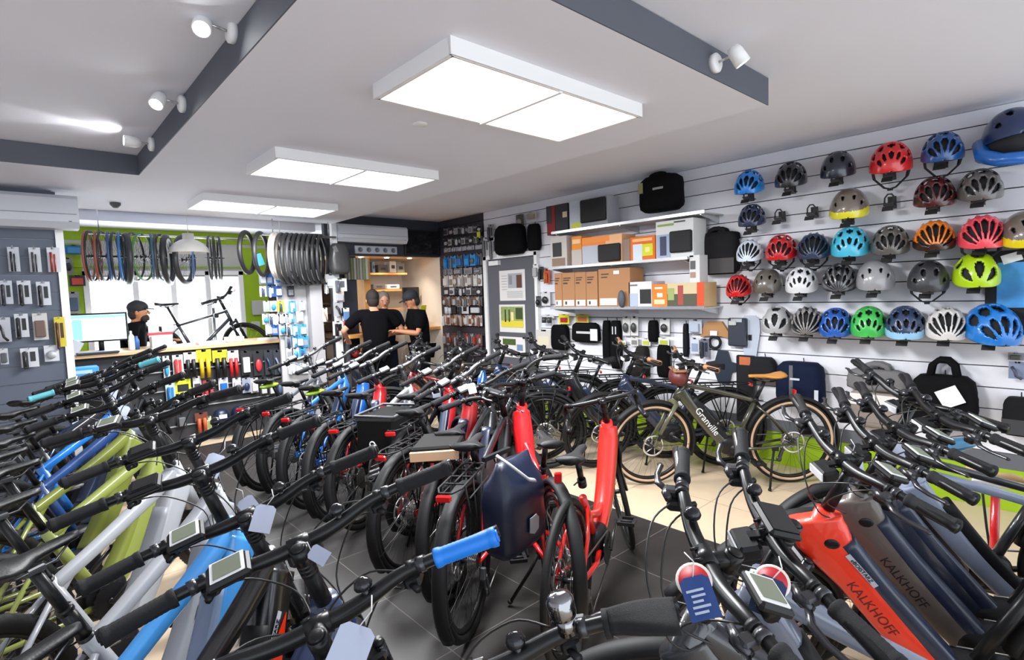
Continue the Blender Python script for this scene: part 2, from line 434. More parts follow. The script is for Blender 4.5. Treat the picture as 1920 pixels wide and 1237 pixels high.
def m_grip(kind):
    def mk():
        b = MB()
        if kind == 'ergo':
            rs = []
            for i in range(13):
                t = i/12; y = .262+.113*t; rr = .0235+.004*math.sin(t*PI); wing = .034*max(0, (t-.15)/.85)**1.1
                ring = []
                for j in range(16):
                    a = 2*PI*j/16; x = math.cos(a); ring.append((-.0+rr*x-(wing if x < -.2 else 0)*abs(x), y, rr*math.sin(a)*(1 if x > -.2 else .75)))
                rs.append(ring)
            b.rings(rs); b.cyl((0, .252, 0), (0, .262, 0), .024, 16)
        else:
            prof = []
            for i in range(29):
                t = i/28; y = .245+.13*t; rr = .0178+(.0007 if i % 2 else 0)
                if i < 3 or i > 25: rr = .0202
                prof.append((rr, y))
            b.lathe(prof, axis='y', n=18)
        b.cyl((0, .374, 0), (0, .379, 0), .0125, 16)
        return b.mesh('grip', GRIP)
    return cached('grip'+kind, mk)
def m_bar(kind):
    def mk():
        b = MB(); P = []
        if kind == 'flat':
            half = [(.055, .0, .0), (.055, .05, 0), (.053, .10, .006), (.045, .17, .022), (.034, .225, .026), (0.0, .38, .030)]; rad = [.0175, .0175, .0165, .0145, .013, .0125]
        elif kind == 'city':
            half = [(.055, 0, 0), (.055, .045, 0), (.07, .12, .03), (.055, .22, .05), (.0, .28, .05), (-.13, .32, .045)]; rad = [.0135]*2+[.012]*4
        else:
            half = [(.075, 0, 0), (.075, .10, 0), (.085, .18, 0), (.12, .205, 0), (.155, .212, -.03), (.15, .217, -.09), (.09, .222, -.125), (.02, .225, -.13)]; rad = [.0159, .0145]+[.0155]*6
        h = [Vector(p) for p in half]
        # smooth
        def cr(ps, rr):
            o, q = [], []
            for i in range(len(ps)-1):
                p0 = ps[max(i-1, 0)]; p1 = ps[i]; p2 = ps[i+1]; p3 = ps[min(i+2, len(ps)-1)]
                for k in range(4):
                    t = k/4; o.append(.5*((2*p1)+(p2-p0)*t+(2*p0-5*p1+4*p2-p3)*t*t+(3*p1-p0-3*p2+p3)*t**3)); q.append(rr[i]*(1-t)+rr[i+1]*t)
            o.append(ps[-1]); q.append(rr[-1]); return o, q
        o, q = cr(h, rad)
        full = [Vector((p.x, -p.y, p.z)) for p in reversed(o[1:])]+o
        b.tube(full, list(reversed(q[1:]))+q, 12)
        return b.mesh('handlebar', BLK)
    return cached('bar'+kind, mk)
def grip_mx(kind, s):
    if kind == 'flat':
        d = Vector((-.055/.155*.9, 1, .004)).normalized(); o = Vector((.034, .225, .026))
    else:
        d = Vector((-.13, .04, -.005)).normalized(); o = Vector((.035, .26, .052))
        # start earlier so that the grip covers the swept end
    yv = Vector((d.x, d.y*s, d.z)); xv = Vector((1, 0, 0)) if kind == 'flat' else Vector((.2, s, 0)); xv = (xv-yv*xv.dot(yv)).normalized()
    zv = xv.cross(yv)
    if zv.z < 0: zv = -zv
    M = Matrix((xv, yv, zv)).transposed().to_4x4()
    sh = .235 if kind == 'flat' else .235
    M.translation = Vector((o.x, o.y*s, o.z))-yv*(sh-(.012 if kind == 'flat' else -.0))
    return M
def m_lever():
    def mk():   # in grip frame: y outward, x forward
        b = MB(); b.cyl((0, .205, 0), (0, .222, 0), .0165, 14); b.box((.024, .205, -.008), (.034, .03, .022), bev=.005)
        b.tube([(.03, .17, -.006), (.036, .20, -.01), (.034, .225, -.012)], [.009, .012, .009], 8)
        b.tube([(.036, .215, -.012), (.058, .25, -.016), (.062, .29, -.018), (.054, .335, -.02), (.06, .345, -.02)], [.005, .0058, .005, .0048, .004], 6, asp=1.6)
        return b.mesh('brake_lever', mat('lever_black', (.05, .05, .055), .25, .6))
    return cached('lever', mk)
def m_shifter():
    def mk():
        b = MB(); b.cyl((0, .185, 0), (0, .197, 0), .0155, 12); b.box((.012, .185, -.028), (.045, .035, .026), bev=.006); b.tube([(-.005, .18, -.03), (-.03, .20, -.034)], [.005, .008], 6)
        return b.mesh('shifter', PLAS)
    return cached('shifter', mk)
def m_stem(hb, style):
    def mk():
        b = MB(); base = Vector((0, 0, 0)); dn = -SX
        L = (hb-.86)/SX.z
        b.tube([dn*L, dn*.02], [.021, .0175], 16)
        for k in range(3): b.tube([dn*(.03+.012*k), dn*(.04+.012*k)], .0195, 16)
        b.tube([dn*.028, SX*.012], .0195, 16); b.tube([SX*.012, SX*.017], [.018, .012], 16)
        b.tube([(-.002, 0, -.006), (.03, 0, -.002), (.055, 0, 0)], [.0175, .0165, .0185], 12)
        b.tube([(.055, -.024, 0), (.055, .024, 0)], .0215, 16)
        for s in (1, -1):
            for z in (.016, -.016): b.cyl((.062, s*.016, z), (.082, s*.016, z*.9), .0035, 8)
        return b.mesh('stem', BLK)
    return cached('stem%.2f' % hb, mk)
def m_display(kind):
    def mk():
        b = MB()
        if kind in ('side', 'sideblack'):     # compact display beside the left grip
            b.box((-.005, .135, .034), (.068, .088, .018), (0, -.45, 0), mi=0, bev=.006)
            b.box((-.006, .135, .0445), (.056, .068, .003), (0, -.45, 0), mi=1); b.box((-.0075, .135, .0468), (.046, .055, .002), (0, -.45, 0), mi=2)
            b.cyl((.0, .10, .02), (.0, .17, .02), .016, 12)
            return b.mesh('display', [PLAS, WHT, LCD] if kind == 'side' else [PLAS, BLKM, GLS])
        b.box((.05, .03, .05), (.075, .11, .018), (0, -.35, 0), mi=0, bev=.007); b.box((.0465, .03, .0605), (.06, .092, .002), (0, -.35, 0), mi=1)
        b.cyl((.05, -.04, .02), (.05, .04, .02), .012, 10)
        return b.mesh('display', [PLAS, GLS])
    return cached('disp'+kind, mk)
def m_bell():
    return cached('bell', lambda: MB().lathe([(.0, .0), (.017, .0), (.019, .006), (.015, .016), (.006, .022), (.0, .023)], n=18).cyl((0, 0, -.022), (0, 0, 0), .008).mesh('bell', mat('bell_black', (.03, .03, .033), .15, .6)))
def m_cables():
    def mk():
        b = MB()
        def curve(p, r=.0024):
            p = [Vector(x) for x in p]; o = []
            for i in range(len(p)-1):
                p0 = p[max(i-1, 0)]; p1 = p[i]; p2 = p[i+1]; p3 = p[min(i+2, len(p)-1)]
                for k in range(5):
                    t = k/5; o.append(.5*((2*p1)+(p2-p0)*t+(2*p0-5*p1+4*p2-p3)*t*t+(3*p1-p0-3*p2+p3)*t**3))
            o.append(p[-1]); b.tube(o, r, 6)
        curve([(.08, .165, .02), (.13, .11, .0), (.16, .02, -.07), (.12, -.03, -.17), (.05, -.02, -.2)])
        curve([(.08, -.165, .02), (.14, -.10, .02), (.175, .0, -.04), (.14, .04, -.16), (.06, .02, -.22)])
        curve([(.03, .17, .0), (.09, .12, -.03), (.12, .05, -.12), (.04, .035, -.19)])
        curve([(.03, -.17, .0), (.10, -.12, -.02), (.13, -.04, -.13), (.05, -.04, -.22)])
        return b.mesh('cable', CAB)
    return cached('cables', mk)
def m_fork(kind, colname, col):
    def mk():
        b = MB(); top = along(.70); hb_ = .865
        b.tube([along(.68), along(.74)], .022, 12, mi=0)
        if kind == 'susp':
            b.box(along(.685)+Vector((.018, 0, 0)), (.045, .15, .035), (0, R(-23), 0), mi=0, bev=.008)
            for s in (1, -1):
                a = along(.69)+Vector((.03, s*.066, 0)); e = FA+Vector((0, s*.066, -.02)); d = (e-a)
                b.tube([a+d*-.05, a+d*.45], .0165, 14, mi=1); b.tube([a+d*.36, a+d*.40, a+d*.93, e], [.0235, .021, .019, .017], 14, mi=0)
                b.cyl(a-d*.05, a-d*.075, .015, 12, mi=0)
            pts = []
            for i in range(9):
                t = PI*i/8; pts.append(Vector((.60, 0, .60))+Vector((-.02*math.sin(t)*0, math.cos(t)*.066, .075*math.sin(t)))+Vector((.012, 0, 0)))
            b.tube(pts, .012, 8, mi=0)
        else:
            b.box(along(.69)+Vector((.01, 0, 0)), (.045, .11, .03), (0, R(-23), 0), mi=0, bev=.008)
            for s in (1, -1):
                a = along(.69)+Vector((.01, s*.052, 0))
                b.tube([a, a+(FA-a)*.5+Vector((-.008, s*.007, 0)), FA+Vector((0, s*.058, 0))], [.02, .017, .012], 12, mi=0, asp=.8)
        b.box(FA+Vector((-.045, .052, .07)), (.03, .022, .05), (0, R(-23), 0), mi=2)
        return b.mesh('fork', [col, mat('stanchion', (.04, .04, .045), .12, .8), PLAS])
    return cached('fork'+kind+colname, mk)
def rr_ring(c, u, w, hu, hw, n=16, pw=.55):
    out = []
    for j in range(n):
        a = 2*PI*j/n; cx, sx_ = math.cos(a), math.sin(a)
        out.append(c+u*(hu*math.copysign(abs(cx)**pw, cx))+w*(hw*math.copysign(abs(sx_)**pw, sx_)))
    return out
def loft(b, pts, hs, ws, mi=0, n=16, pw=.6, off=0.0):
    pts = [Vector(p) for p in pts]; P = []; H = []; Wd = []
    for i in range(len(pts)-1):
        p0 = pts[max(i-1, 0)]; p1 = pts[i]; p2 = pts[i+1]; p3 = pts[min(i+2, len(pts)-1)]
        for k in range(5):
            t = k/5; P.append(.5*((2*p1)+(p2-p0)*t+(2*p0-5*p1+4*p2-p3)*t*t+(3*p1-p0-3*p2+p3)*t**3)); H.append(hs[i]*(1-t)+hs[i+1]*t); Wd.append(ws[i]*(1-t)+ws[i+1]*t)
    P.append(pts[-1]); H.append(hs[-1]); Wd.append(ws[-1]); rs = []
    for i in range(len(P)):
        d = (P[min(i+1, len(P)-1)]-P[max(i-1, 0)]).normalized(); y = Vector((0, 1, 0)); u = y.cross(d).normalized()
        if u.z < 0: u = -u
        rs.append(rr_ring(P[i]+u*off, u, y, H[i], Wd[i], n, pw))
    b.rings(rs, mi); return b
def m_frame(ty, cn, col, col2):
    def mk():
        b = MB(); ht, hb_ = along(.925 if ty in ('emtb', 'eroad') else .855), along(.715); fat = ty in ('emtb', 'etour', 'estep', 'kalk', 'eroad')
        b.tube([hb_, ht], .033 if fat else .024, 16, asp=1.0)
        st = Vector((-.175, 0, .70 if ty != 'estep' else .62))
        rm = 1 if ty == 'kalk' else (2 if ty == 'etour' and col2 is not col else 0)
        if ty == 'eroad': loft(b, [(.405, 0, .87), (.355, 0, .765), (.20, 0, .51), (.04, 0, .31)], [.07, .075, .060, .046], [.052, .060, .054, .040], pw=.8); b.tube([along(.74), st-Vector((0, 0, .10))], [.026, .022], 12)
        b.tube([BB+Vector((0, 0, .02)), st], [.026, .0225] if ty == 'emtb' else [.022, .0195], 12, mi=rm)
        if ty == 'emtb':
            loft(b, [(.405, 0, .86), (.345, 0, .765), (.20, 0, .515), (.04, 0, .31)], [.062, .056, .048, .047], [.036, .042, .040, .036])
            loft(b, [(.375, 0, .895), (.25, 0, .835), (.0, 0, .735), (-.165, 0, .675)], [.031, .027, .022, .020], [.028, .027, .023, .021])
            loft(b, [(-.15, 0, .63), (-.08, 0, .70), (.0, 0, .725)], [.012]*3, [.012]*3)
        elif ty == 'kalk':
            loft(b, [(.435, 0, .825), (.41, 0, .76), (.31, 0, .625), (.17, 0, .445), (.03, 0, .30)], [.085, .088, .060, .054, .050], [.036, .044, .044, .043, .038], pw=.5)
            b.ell((.385, .0435, .755), (.024, .004, .018), n=16, k=6, mi=1); b.ell((.385, -.0435, .755), (.024, .004, .018), n=16, k=6, mi=1)
        elif ty == 'etour':
            loft(b, [(.43, 0, .79), (.37, 0, .70), (.22, 0, .50), (.04, 0, .31)], [.05, .045, .040, .042], [.034, .038, .036, .034])
            loft(b, [(.39, 0, .83), (.2, 0, .79), (-.165, 0, .69)], [.02, .018, .016], [.018, .017, .016])
        elif ty == 'estep':
            loft(b, [(.44, 0, .82), (.405, 0, .72), (.25, 0, .48), (.05, 0, .31)], [.062, .068, .060, .048], [.048, .056, .052, .038], pw=.85)
            loft(b, [(.28, 0, .53), (.12, 0, .44), (-.10, 0, .50)], [.018]*3, [.017]*3)
        elif ty == 'road':
            b.tube([along(.74), BB+Vector((.02, 0, .02))], [.024, .025], 14); b.tube([along(.835), st-Vector((0, 0, .02))], [.017, .015], 12)
        for s in (1, -1):
            b.tube([st+Vector((0, s*.02, -.05)), st*.5+RA*.5+Vector((0, s*.055, .0)), RA+Vector((0, s*.062, 0))], [.010, .0095, .008], 8, mi=rm)
            b.tube([BB+Vector((-.03, s*.03, 0)), (-.2, s*.058, .31), RA+Vector((0, s*.062, 0))], [.015, .0125, .010], 8, mi=rm)
            b.box(RA+Vector((0, s*.062, 0)), (.04, .006, .04))
        b.cyl(BB+Vector((0, -.035, 0)), BB+Vector((0, .035, 0)), .028, 16)
        return b.mesh('frame', [col, BLK, col2])
    return cached('frame'+ty+cn, mk)
def m_battery(ty, colname, col):
    def mk():
        b = MB()
        if ty == 'kalk': loft(b, [(.375, 0, .735), (.27, 0, .59), (.15, 0, .445), (.055, 0, .33)], [.032]*4, [.0435, .0432, .0425, .040], pw=.5, off=.036)
        elif ty == 'emtb': loft(b, [(.335, 0, .745), (.2, 0, .515), (.08, 0, .365)], [.028]*3, [.036]*3, pw=.5, off=.034)
        else: loft(b, [(.345, 0, .70), (.2, 0, .50), (.08, 0, .36)], [.026]*3, [.034]*3, pw=.5, off=.03)
        return b.mesh('battery_cover', col)
    return cached('bat'+ty+colname, mk)
def m_motor():
    def mk():
        b = MB(); b.ell((.015, 0, .325), (.10, .058, .078), n=20, k=12, pw=.7)
        b.cyl((.0, -.062, .30), (.0, .062, .30), .045, 20); b.ell((-.01, .0, .27), (.07, .045, .045), n=16, k=8, pw=.8)
        return b.mesh('motor', PLAS)
    return cached('motor', mk)
def m_seatpost(sz, drop):
    def mk():
        b = MB(); a = Vector((-.175, 0, .70)); d = (a-BB).normalized(); e = a+d*((sz-.05-a.z)/d.z)
        b.tube([a-d*.03, a+d*.012], .0215, 14)
        if drop: b.tube([a, a+d*.11], .0195, 14); b.tube([a+d*.11, a+d*.125], .021, 14)
        b.tube([a, e], .0148, 14)
        b.cyl(a+Vector((-.01, .02, -.005)), a+Vector((-.05, .024, -.005)), .004, 6)
        return b.mesh('seatpost', BLK)
    return cached('sp%.2f%d' % (sz, drop), mk)
def m_fender(rear):
    def mk():
        b = MB(); c = Vector((0, 0, 0)); rs = []; a0, a1 = (R(15), R(215)) if rear else (R(20), R(190))
        if not rear: a0, a1 = R(38), R(200)
        n = 28
        for i in range(n+1):
            a = a0+(a1-a0)*i/n; e = Vector((math.cos(a), 0, math.sin(a))); Y = Vector((0, 1, 0)); q = .365
            rs.append([c+e*q+Y*.028-e*.016, c+e*q+Y*.030, c+e*(q+.010)+Y*.018, c+e*(q+.013), c+e*(q+.010)-Y*.018, c+e*q-Y*.030, c+e*q-Y*.028-e*.016, c+e*(q+.004)-Y*.016, c+e*(q+.008), c+e*(q+.004)+Y*.016])
        b.rings(rs)
        for s in (1, -1):
            e = Vector((math.cos(a1-.3), 0, math.sin(a1-.3))); b.tube([(0, s*.055, 0), e*.366+Vector((0, s*.03, 0))], .002, 5)
        return b.mesh('mudguard', BLKM)
    return cached('fender%d' % rear, mk)
def m_rack():
    def mk():
        b = MB(); z = .755
        for s in (1, -1):
            b.tube([(-.18, s*.045, z), (-.28, s*.055, z), (-.60, s*.055, z), (-.66, s*.03, z), (-.66, 0, z)], .0055, 6)
            b.tube([(-.26, s*.075, z-.06), (-.56, s*.075, z-.06)], .005, 6)
            b.tube([(-.30, s*.056, z), (-.46, s*.07, .38)], .005, 6); b.tube([(-.56, s*.056, z), (-.47, s*.07, .38)], .005, 6); b.tube([(-.44, s*.056, z), (-.46, s*.07, .38)], .004, 6)
            b.tube([(-.18, s*.045, z), (-.165, s*.02, .66)], .005, 6)
        for x in (-.24, -.34, -.44, -.54): b.cyl((x, -.055, z), (x, .055, z), .0045, 6)
        b.tube([(-.24, 0, z+.006), (-.54, 0, z+.006)], .005, 6)
        return b.mesh('rear_rack', BLKM)
    return cached('rack', mk)
def m_kick():
    return cached('kick', lambda: MB().tube([(-.30, .06, .30), (-.27, .10, .20), (-.22, .19, .025)], [.009, .009, .009], 8).cyl((-.22, .19, .03), (-.215, .197, .017), .013).box((-.31, .062, .31), (.05, .012, .04)).mesh('kickstand', BLKM))
def m_head():
    def mk():
        b = MB(); b.box((.105, 0, -.035), (.055, .08, .04), (0, .1, 0), mi=0, bev=.008); b.box((.134, 0, -.037), (.004, .066, .028), (0, .1, 0), mi=1); b.box((.07, 0, -.015), (.06, .02, .015), mi=0)
        return b.mesh('headlight', [PLAS, mat('lamp_glass', (.7, .72, .75), .1)])
    return cached('headl', mk)
def steer_m(t):
    return Matrix.Translation(Q) @ Matrix.Rotation(t, 4, SX) @ Matrix.Translation(-Q)
def bicycle(P, label, ty='emtb', col='1b1b1e', fork='susp', forkcol=None, bar='flat', grip='round', gripcol=None, tire='knob', tan=False, rim=None, tour=False, rack=False, disp='side', sad='slim', sadcol=None, sz=.98, battery=True, batcol=None, text=None, sticker=False, drop=False, accent=None, rough=.3, lever=True, scale=1.0, lsize=.05, textcol=None, group=None, side=1, stays=None, tpos=None):
    x, y, phi, tau, lam, hb = P
    phi, tau, lam = R(phi), R(tau), R(lam)
    root = thing('bicycle', label, 'bicycle', group=group)
    root.matrix_world = Matrix.Translation((x, y, 0)) @ Matrix.Rotation(phi, 4, 'Z') @ Matrix.Rotation(-lam, 4, 'X') @ Matrix.Translation((0, 0, .001))
    pc = paint(col, rough)
    e = ty in ('emtb', 'etour', 'estep', 'kalk', 'eroad')
    fr = link('frame', m_frame(ty, col+(stays or ''), pc, paint(stays, rough) if stays else pc), root)
    if text:
        txt, tm = text, textcol or WHT
        a, c = ((.355, .672), (.155, .425)) if ty == 'kalk' else (((.345, .765), (.12, .42)) if ty == 'emtb' else ((.34, .69), (.10, .38)))
        if tpos: a, c = tpos
        mid = Vector(((a[0]+c[0])/2, 0, (a[1]+c[1])/2)); d = Vector((c[0]-a[0], 0, c[1]-a[1])).normalized()
        wd = .0435 if ty == 'kalk' else .0405
        up = Vector((d.z, 0, -d.x)) ; up = up if up.z > 0 else -up
        # left side: text runs from the head tube down
        tmesh = textmesh(txt, lsize, mm=tm)
        offu = -.012 if ty == 'kalk' else 0
        link('lettering', tmesh, fr, matrix=basis(d*side, up, mid+Vector((0, wd*side, 0))+up*offu))
    if e and battery:
        bc = batcol or NAVY; link('battery_cover', m_battery(ty, bc.name, bc), root)
    if sticker:
        d = Vector((.30-.10, 0, .60-.36)).normalized()*-1; up = Vector((d.z, 0, -d.x)); up = up if up.z > 0 else -up
        mid = (Vector((.315, .0450*side, .660)) if ty == 'kalk' else Vector((.315, .0435*side, .715)))+up*.022; d = d*side; sd_ = Vector((0, side, 0))
        sb = MB().box((0, 0, 0), (.13, .017, .0015)).mesh('sticker', mat('sticker_white', s2l('b9bcc6'), .5))
        so = link('sticker', sb, fr, matrix=basis(d, up, mid)); 
        tm = textmesh('eBOISTARZ', .018, mm=BLKM); tb = MB()
        so2 = link('sticker_lettering', tm, so, matrix=Matrix.Translation((0, 0, .0015)))
        so2.parent = fr; so2.matrix_local = basis(d, up, mid+sd_*.0016)
    if accent:
        ab = MB(); d = Vector((-.2, 0, -.24)).normalized(); up = Vector((d.z, 0, -d.x)); up = up if up.z > 0 else -up
        Mx = basis(d*side, up, Vector((.245, .0425*side, .60)))
        ab.prism([(-.11, .0), (-.03, .035), (.0, .005), (.10, .034), (.2, .01), (.06, -.03), (-.02, -.02)], 0, .002, Mx)
        link('colour_flash', ab.mesh('colour_flash', paint(accent, .3)), fr)
    if e: link('motor', m_motor(), root)
    link('seatpost', m_seatpost(sz, drop), root)
    a = Vector((-.175, 0, .70)); dd = (a-BB).normalized(); sp = a+dd*((sz-.03-a.z)/dd.z)
    so = link('saddle', m_saddle(sad), root, loc=(sp.x+.0, 0, sz-.005)); link('saddle_rail', m_rails(), so)
    if sadcol: setmat(so, sadcol)
    ck = link('crankset', m_crank(), root)
    for s in (1, -1):
        d = Vector((math.cos(.5), 0, math.sin(.5)))*s; p = BB+Vector((0, -s*.09, 0))+d*.17
        link('pedal', m_pedal(), ck, loc=p, rot=(0, 0, PI if s > 0 else 0))
    link('chain', m_chain(), root); link('derailleur', m_derailleur(), root)
    rimm = rim or BLK
    S = steer_m(tau)
    for nm, c, M in (('rear_wheel', RA, Matrix.Identity(4)), ('front_wheel', FA, S)):
        w = link(nm, m_rim(rimm), root, matrix=M @ Matrix.Translation(c))
        link('tire', m_tire(tire), w)
        if tan == 'brown': link('tire_wall', cached('tanb', lambda: MB().torus((0, 0, 0), .309, .0235, 72, 8).mesh('tire_wall', plain('7c4228', .6))), w)
        elif tan: link('tire_wall', m_tan(), w)
        link('spokes', m_spokes(), w); link('brake_disc', m_disc(), w)
        if nm == 'rear_wheel': link('cassette', m_cassette(), w)
        if tour: link('mudguard', m_fender(nm == 'rear_wheel'), w)
    fm = paint(forkcol, .3) if forkcol else BLK
    link('fork', m_fork(fork, fm.name, fm), root, matrix=S)
    base = along(hb); T = S @ Matrix.Translation(base)
    link('stem', m_stem(hb, 0), root, matrix=T)
    hbo = link('handlebar', m_bar(bar), root, matrix=T)
    if bar != 'drop':
        for s in (1, -1):
            gm = grip_mx(bar, s); g = link('grip', m_grip(grip), hbo, matrix=gm)
            if gripcol: setmat(g, gripcol)
            link('brake_lever', m_lever(), hbo, matrix=gm if bar == 'flat' else gm); link('shifter', m_shifter(), hbo, matrix=gm)
        bl = link('bell', m_bell(), hbo, loc=(.05, -.10, .03))
    if disp: link('display', m_display(disp), root, matrix=T)
    link('cable', m_cables(), root, matrix=T)
    if tour:
        link('headlight', m_head(), root, matrix=T)
        tl = MB().box((-.685, 0, .74), (.02, .07, .03), bev=.006).mesh('rear_light', REDL) if rack else cached('tl2', lambda: MB().box((-.475, 0, .745), (.02, .035, .055), bev=.005).mesh('rear_light', REDL))
        link('rear_light', tl, root)
    if rack: link('rear_rack', m_rack(), root)
    link('kickstand', m_kick(), root)
    return root
TEAL = mat('teal_grip', s2l('5fb4bf'), .5, bump=.4, bscale=600)
BLUEG = mat('blue_grip', s2l('0c76d6'), .45)
TAN = mat('tan_leather', s2l('c4873f'), .5, bump=.2, bscale=60)
TANG = mat('tan_grip', s2l('a2704a'), .6)
SIL = mat('rim_silver', (.5, .5, .5), .3, .9)
B = {}
# left row: front ends side by side, every handlebar turned
B['Z'] = bicycle((.23, .43, 33, 25, 3.9, .97), 'black bicycle nearest the viewer at the bottom edge with wide ergonomic grip and chrome bell', 'etour', '17181b', grip='ergo', tour=True, disp=None, sz=.9)
B['D'] = bicycle((.14, .69, 36, 34, 4.8, 1.00), 'black mountain bike in left row with one bright blue grip', 'emtb', '1a1c22', disp=None, sz=.9)
B['C'] = bicycle((.23, .92, 37, 36, 5, 1.07), 'dark blue electric bike between the blue-grip bike and the black and orange one', 'emtb', '16294f', tour=True, disp='side', sz=.9)
B['E'] = bicycle((.21, 1.26, 38, 37, 4.8, 1.04), 'black electric mountain bike with orange flashes on the down tube', 'emtb', '101012', accent='d9300c', sticker=True, side=-1, batcol=BLKM, disp='side', sz=.9)
B['B'] = bicycle((.18, 1.59, 37, 35, 4.1, 1.10), 'light blue electric mountain bike near the left front', 'emtb', '3f8acc', batcol=mat('bat_silverblue', s2l('7384a0'), .35, coat=.3), disp='sideblack', sz=.9)
B['A'] = bicycle((.24, 1.97, 39, 36, 3.8, 1.12), 'white full-size electric mountain bike just behind the light blue one', 'emtb', '9d9fa4', batcol=mat('bat_grey', s2l('8d9096'), .4), text='TAC', side=-1, textcol=BLKM, lsize=.075, disp='sideblack', tan='brown', sz=1.0, drop=True)
B['F'] = bicycle((.16, 2.47, 36, 29, 1.7, 1.14), 'second white electric mountain bike with dropper post, before the green ones', 'emtb', 'a9abb0', batcol=mat('bat_grey', s2l('8d9096'), .4), disp='side', sz=1.02, drop=True)
B['G'] = bicycle((.19, 3.0, 34, 41, 4.4, 1.06), 'light green electric mountain bike behind the second white one', 'emtb', '8e994c', batcol=mat('bat_olive', s2l('7c8538'), .4), sz=1.0)
B['H'] = bicycle((.13, 3.42, 37, 41, 3, 1.08), 'olive green electric mountain bike, second of the green pair', 'emtb', '757e38', batcol=mat('bat_olive', s2l('7c8538'), .4), sz=.98)
B['I'] = bicycle((.18, 3.80, 40, 42, 4.7, 1.11), 'dark blue mountain bike behind the green pair in the left row', 'emtb', '24447a', sz=.98)
B['J'] = bicycle((.18, 4.26, 40, 35, 3.2, 1.12), 'bright blue mountain bike with teal grips in the left row', 'emtb', '1f78d0', gripcol=TEAL, sz=.98)
B['J2'] = bicycle((.2, 4.75, 38, 38, 4, 1.1), 'black mountain bike beside the bike with teal grips', 'emtb', '2a2a2e', sz=.98)
B['K'] = bicycle((.31, 5.25, 40, 43, 5.4, 1.09), 'navy bicycle next to last in the left row', 'road', '1d3760', gripcol=None, sz=.98, disp=None)
B['K2'] = bicycle((.50, 5.75, 40, 43, 5.5, 1.08), 'farthest bicycle of the left row, in front of the counter', 'road', '222226', sz=.98, disp=None)
for k in ('D',):
    g = [o for o in B[k].children if o.name.startswith('handlebar')][0]
    gg = [o for o in g.children if o.name.startswith('grip')]
    setmat(gg[1], BLUEG); gg[1]['label'] = 'bright blue lock-on grip'
# middle row, rear wheels toward the viewer
mt = dict(tour=True, rack=True, tire='plain', sz=.93, sad='wide')
B['m1'] = bicycle((1.88, 5.07, 34, 47, 5.2, 1.07), 'farthest bicycle of the middle row with a grey frame', 'etour', '55585e', **mt)
B['m2'] = bicycle((1.98, 4.72, 32, 45, 4.5, 1.04), 'mid blue electric bike in the far part of the middle row', 'etour', '2a6fb8', **mt)
B['m2b'] = bicycle((2.0, 4.38, 33, 45, 4.5, 1.04), 'royal blue electric bike with rear rack in the middle row', 'estep', '1c58a8', **mt)
B['m3'] = bicycle((2.01, 4.03, 36, 46, 4.5, 1.06), 'dark red electric bike between blue and grey ones in the middle row', 'estep', 'a0181c', **mt)
B['m4'] = bicycle((2.10, 3.74, 31, 43, 4.4, 1.03), 'silver grey electric bike with white display in the middle row', 'etour', 'a9abac', **mt)
B['m5'] = bicycle((2.3, 3.42, 34, 48, 3.8, 1.02), 'red low-step electric bike behind the one with the black pannier', 'estep', 'b4141a', **mt)
B['m6'] = bicycle((2.03, 2.93, 26, 58, 2, 1.02), 'dark red electric bike with pale wooden box on the rack beside it', 'estep', '8c1518', **mt)
B['m7'] = bicycle((2.02, 2.58, 33, 40, 3, 1.0), 'black rack bicycle in the middle row beside the dark red one', 'etour', '1a1b1e', **dict(mt, sz=.86))
B['r0'] = bicycle((1.88, 2.27, 34, 30, 2, 1.0), 'black electric bike with red rear stays carrying the dark blue roll-top pannier', 'etour', '1a1a1d', stays='d0161a', fork='rigid', **dict(mt, sz=.88, disp=None, battery=False))
B['r1'] = bicycle((2.05, 2.12, 58, 42, -1, 1.08), 'bright red city e-bike with thick down tube and swept handlebar', 'eroad', 'd8141a', fork='rigid', bar='city', tire='thin', tour=True, sz=.88, disp=None, battery=False)
B['r2'] = bicycle((2.12, 1.74, 25, 23, 2.0, .98), 'bright red racing e-bike with drop handlebar, front wheel on the pale tiles', 'estep', 'e0231a', fork='rigid', bar='drop', tire='thin', disp=None, sz=.86, battery=False)
# right row, front ends toward the aisle
rt = dict(sz=.93)
B['R1'] = bicycle((1.26, .27, 117, 22, 5, 1.07), 'black electric bike with compact display at the bottom right, nearest the viewer', 'emtb', '2b2d31', batcol=BLKM, disp='side', **rt)
B['R2'] = bicycle((1.55, .25, 112, 24, 8, 1.06), 'dark grey electric bike with big black display over its stem', 'emtb', '6a7182', forkcol='9aa0b0', text='QUINO', tpos=((.40, .745), (.27, .60)), lsize=.05, textcol=mat('acid_yellow', s2l('b4c414'), .5), disp='centre', batcol=BLKM, tour=True, tire='knob', **rt)
B['R3'] = bicycle((2.22, .30, 115, 28, 6.0, 1.05), 'orange-red electric bike with dark lettering on its thick down tube', 'kalk', 'ee3312', text='KALKHOFF', lsize=.043, textcol=mat('dark_red_text', s2l('6e120c'), .6), sticker=True, tire='plain', tour=True, rough=.45, **rt)
B['R4'] = bicycle((2.47, .26, 113, 23, 6.0, 1.05), 'grey-brown electric bike beside the orange-red one, with dark lettering', 'kalk', '544b45', text='KALKHOFF', lsize=.043, textcol=BLKM, tire='plain', tour=True, rough=.5, **rt)
B['R5'] = bicycle((2.68, .25, 117, 18, 4.5, 1.06), 'navy electric bike third from the orange-red one', 'kalk', '252b3c', tire='plain', tour=True, **rt)
B['R6'] = bicycle((2.90, .16, 115, 16, 5.0, 1.08), 'silver-blue framed electric bike fourth from the orange-red one', 'etour', '8a93a8', batcol=BLKM, tire='plain', tour=True, **rt)
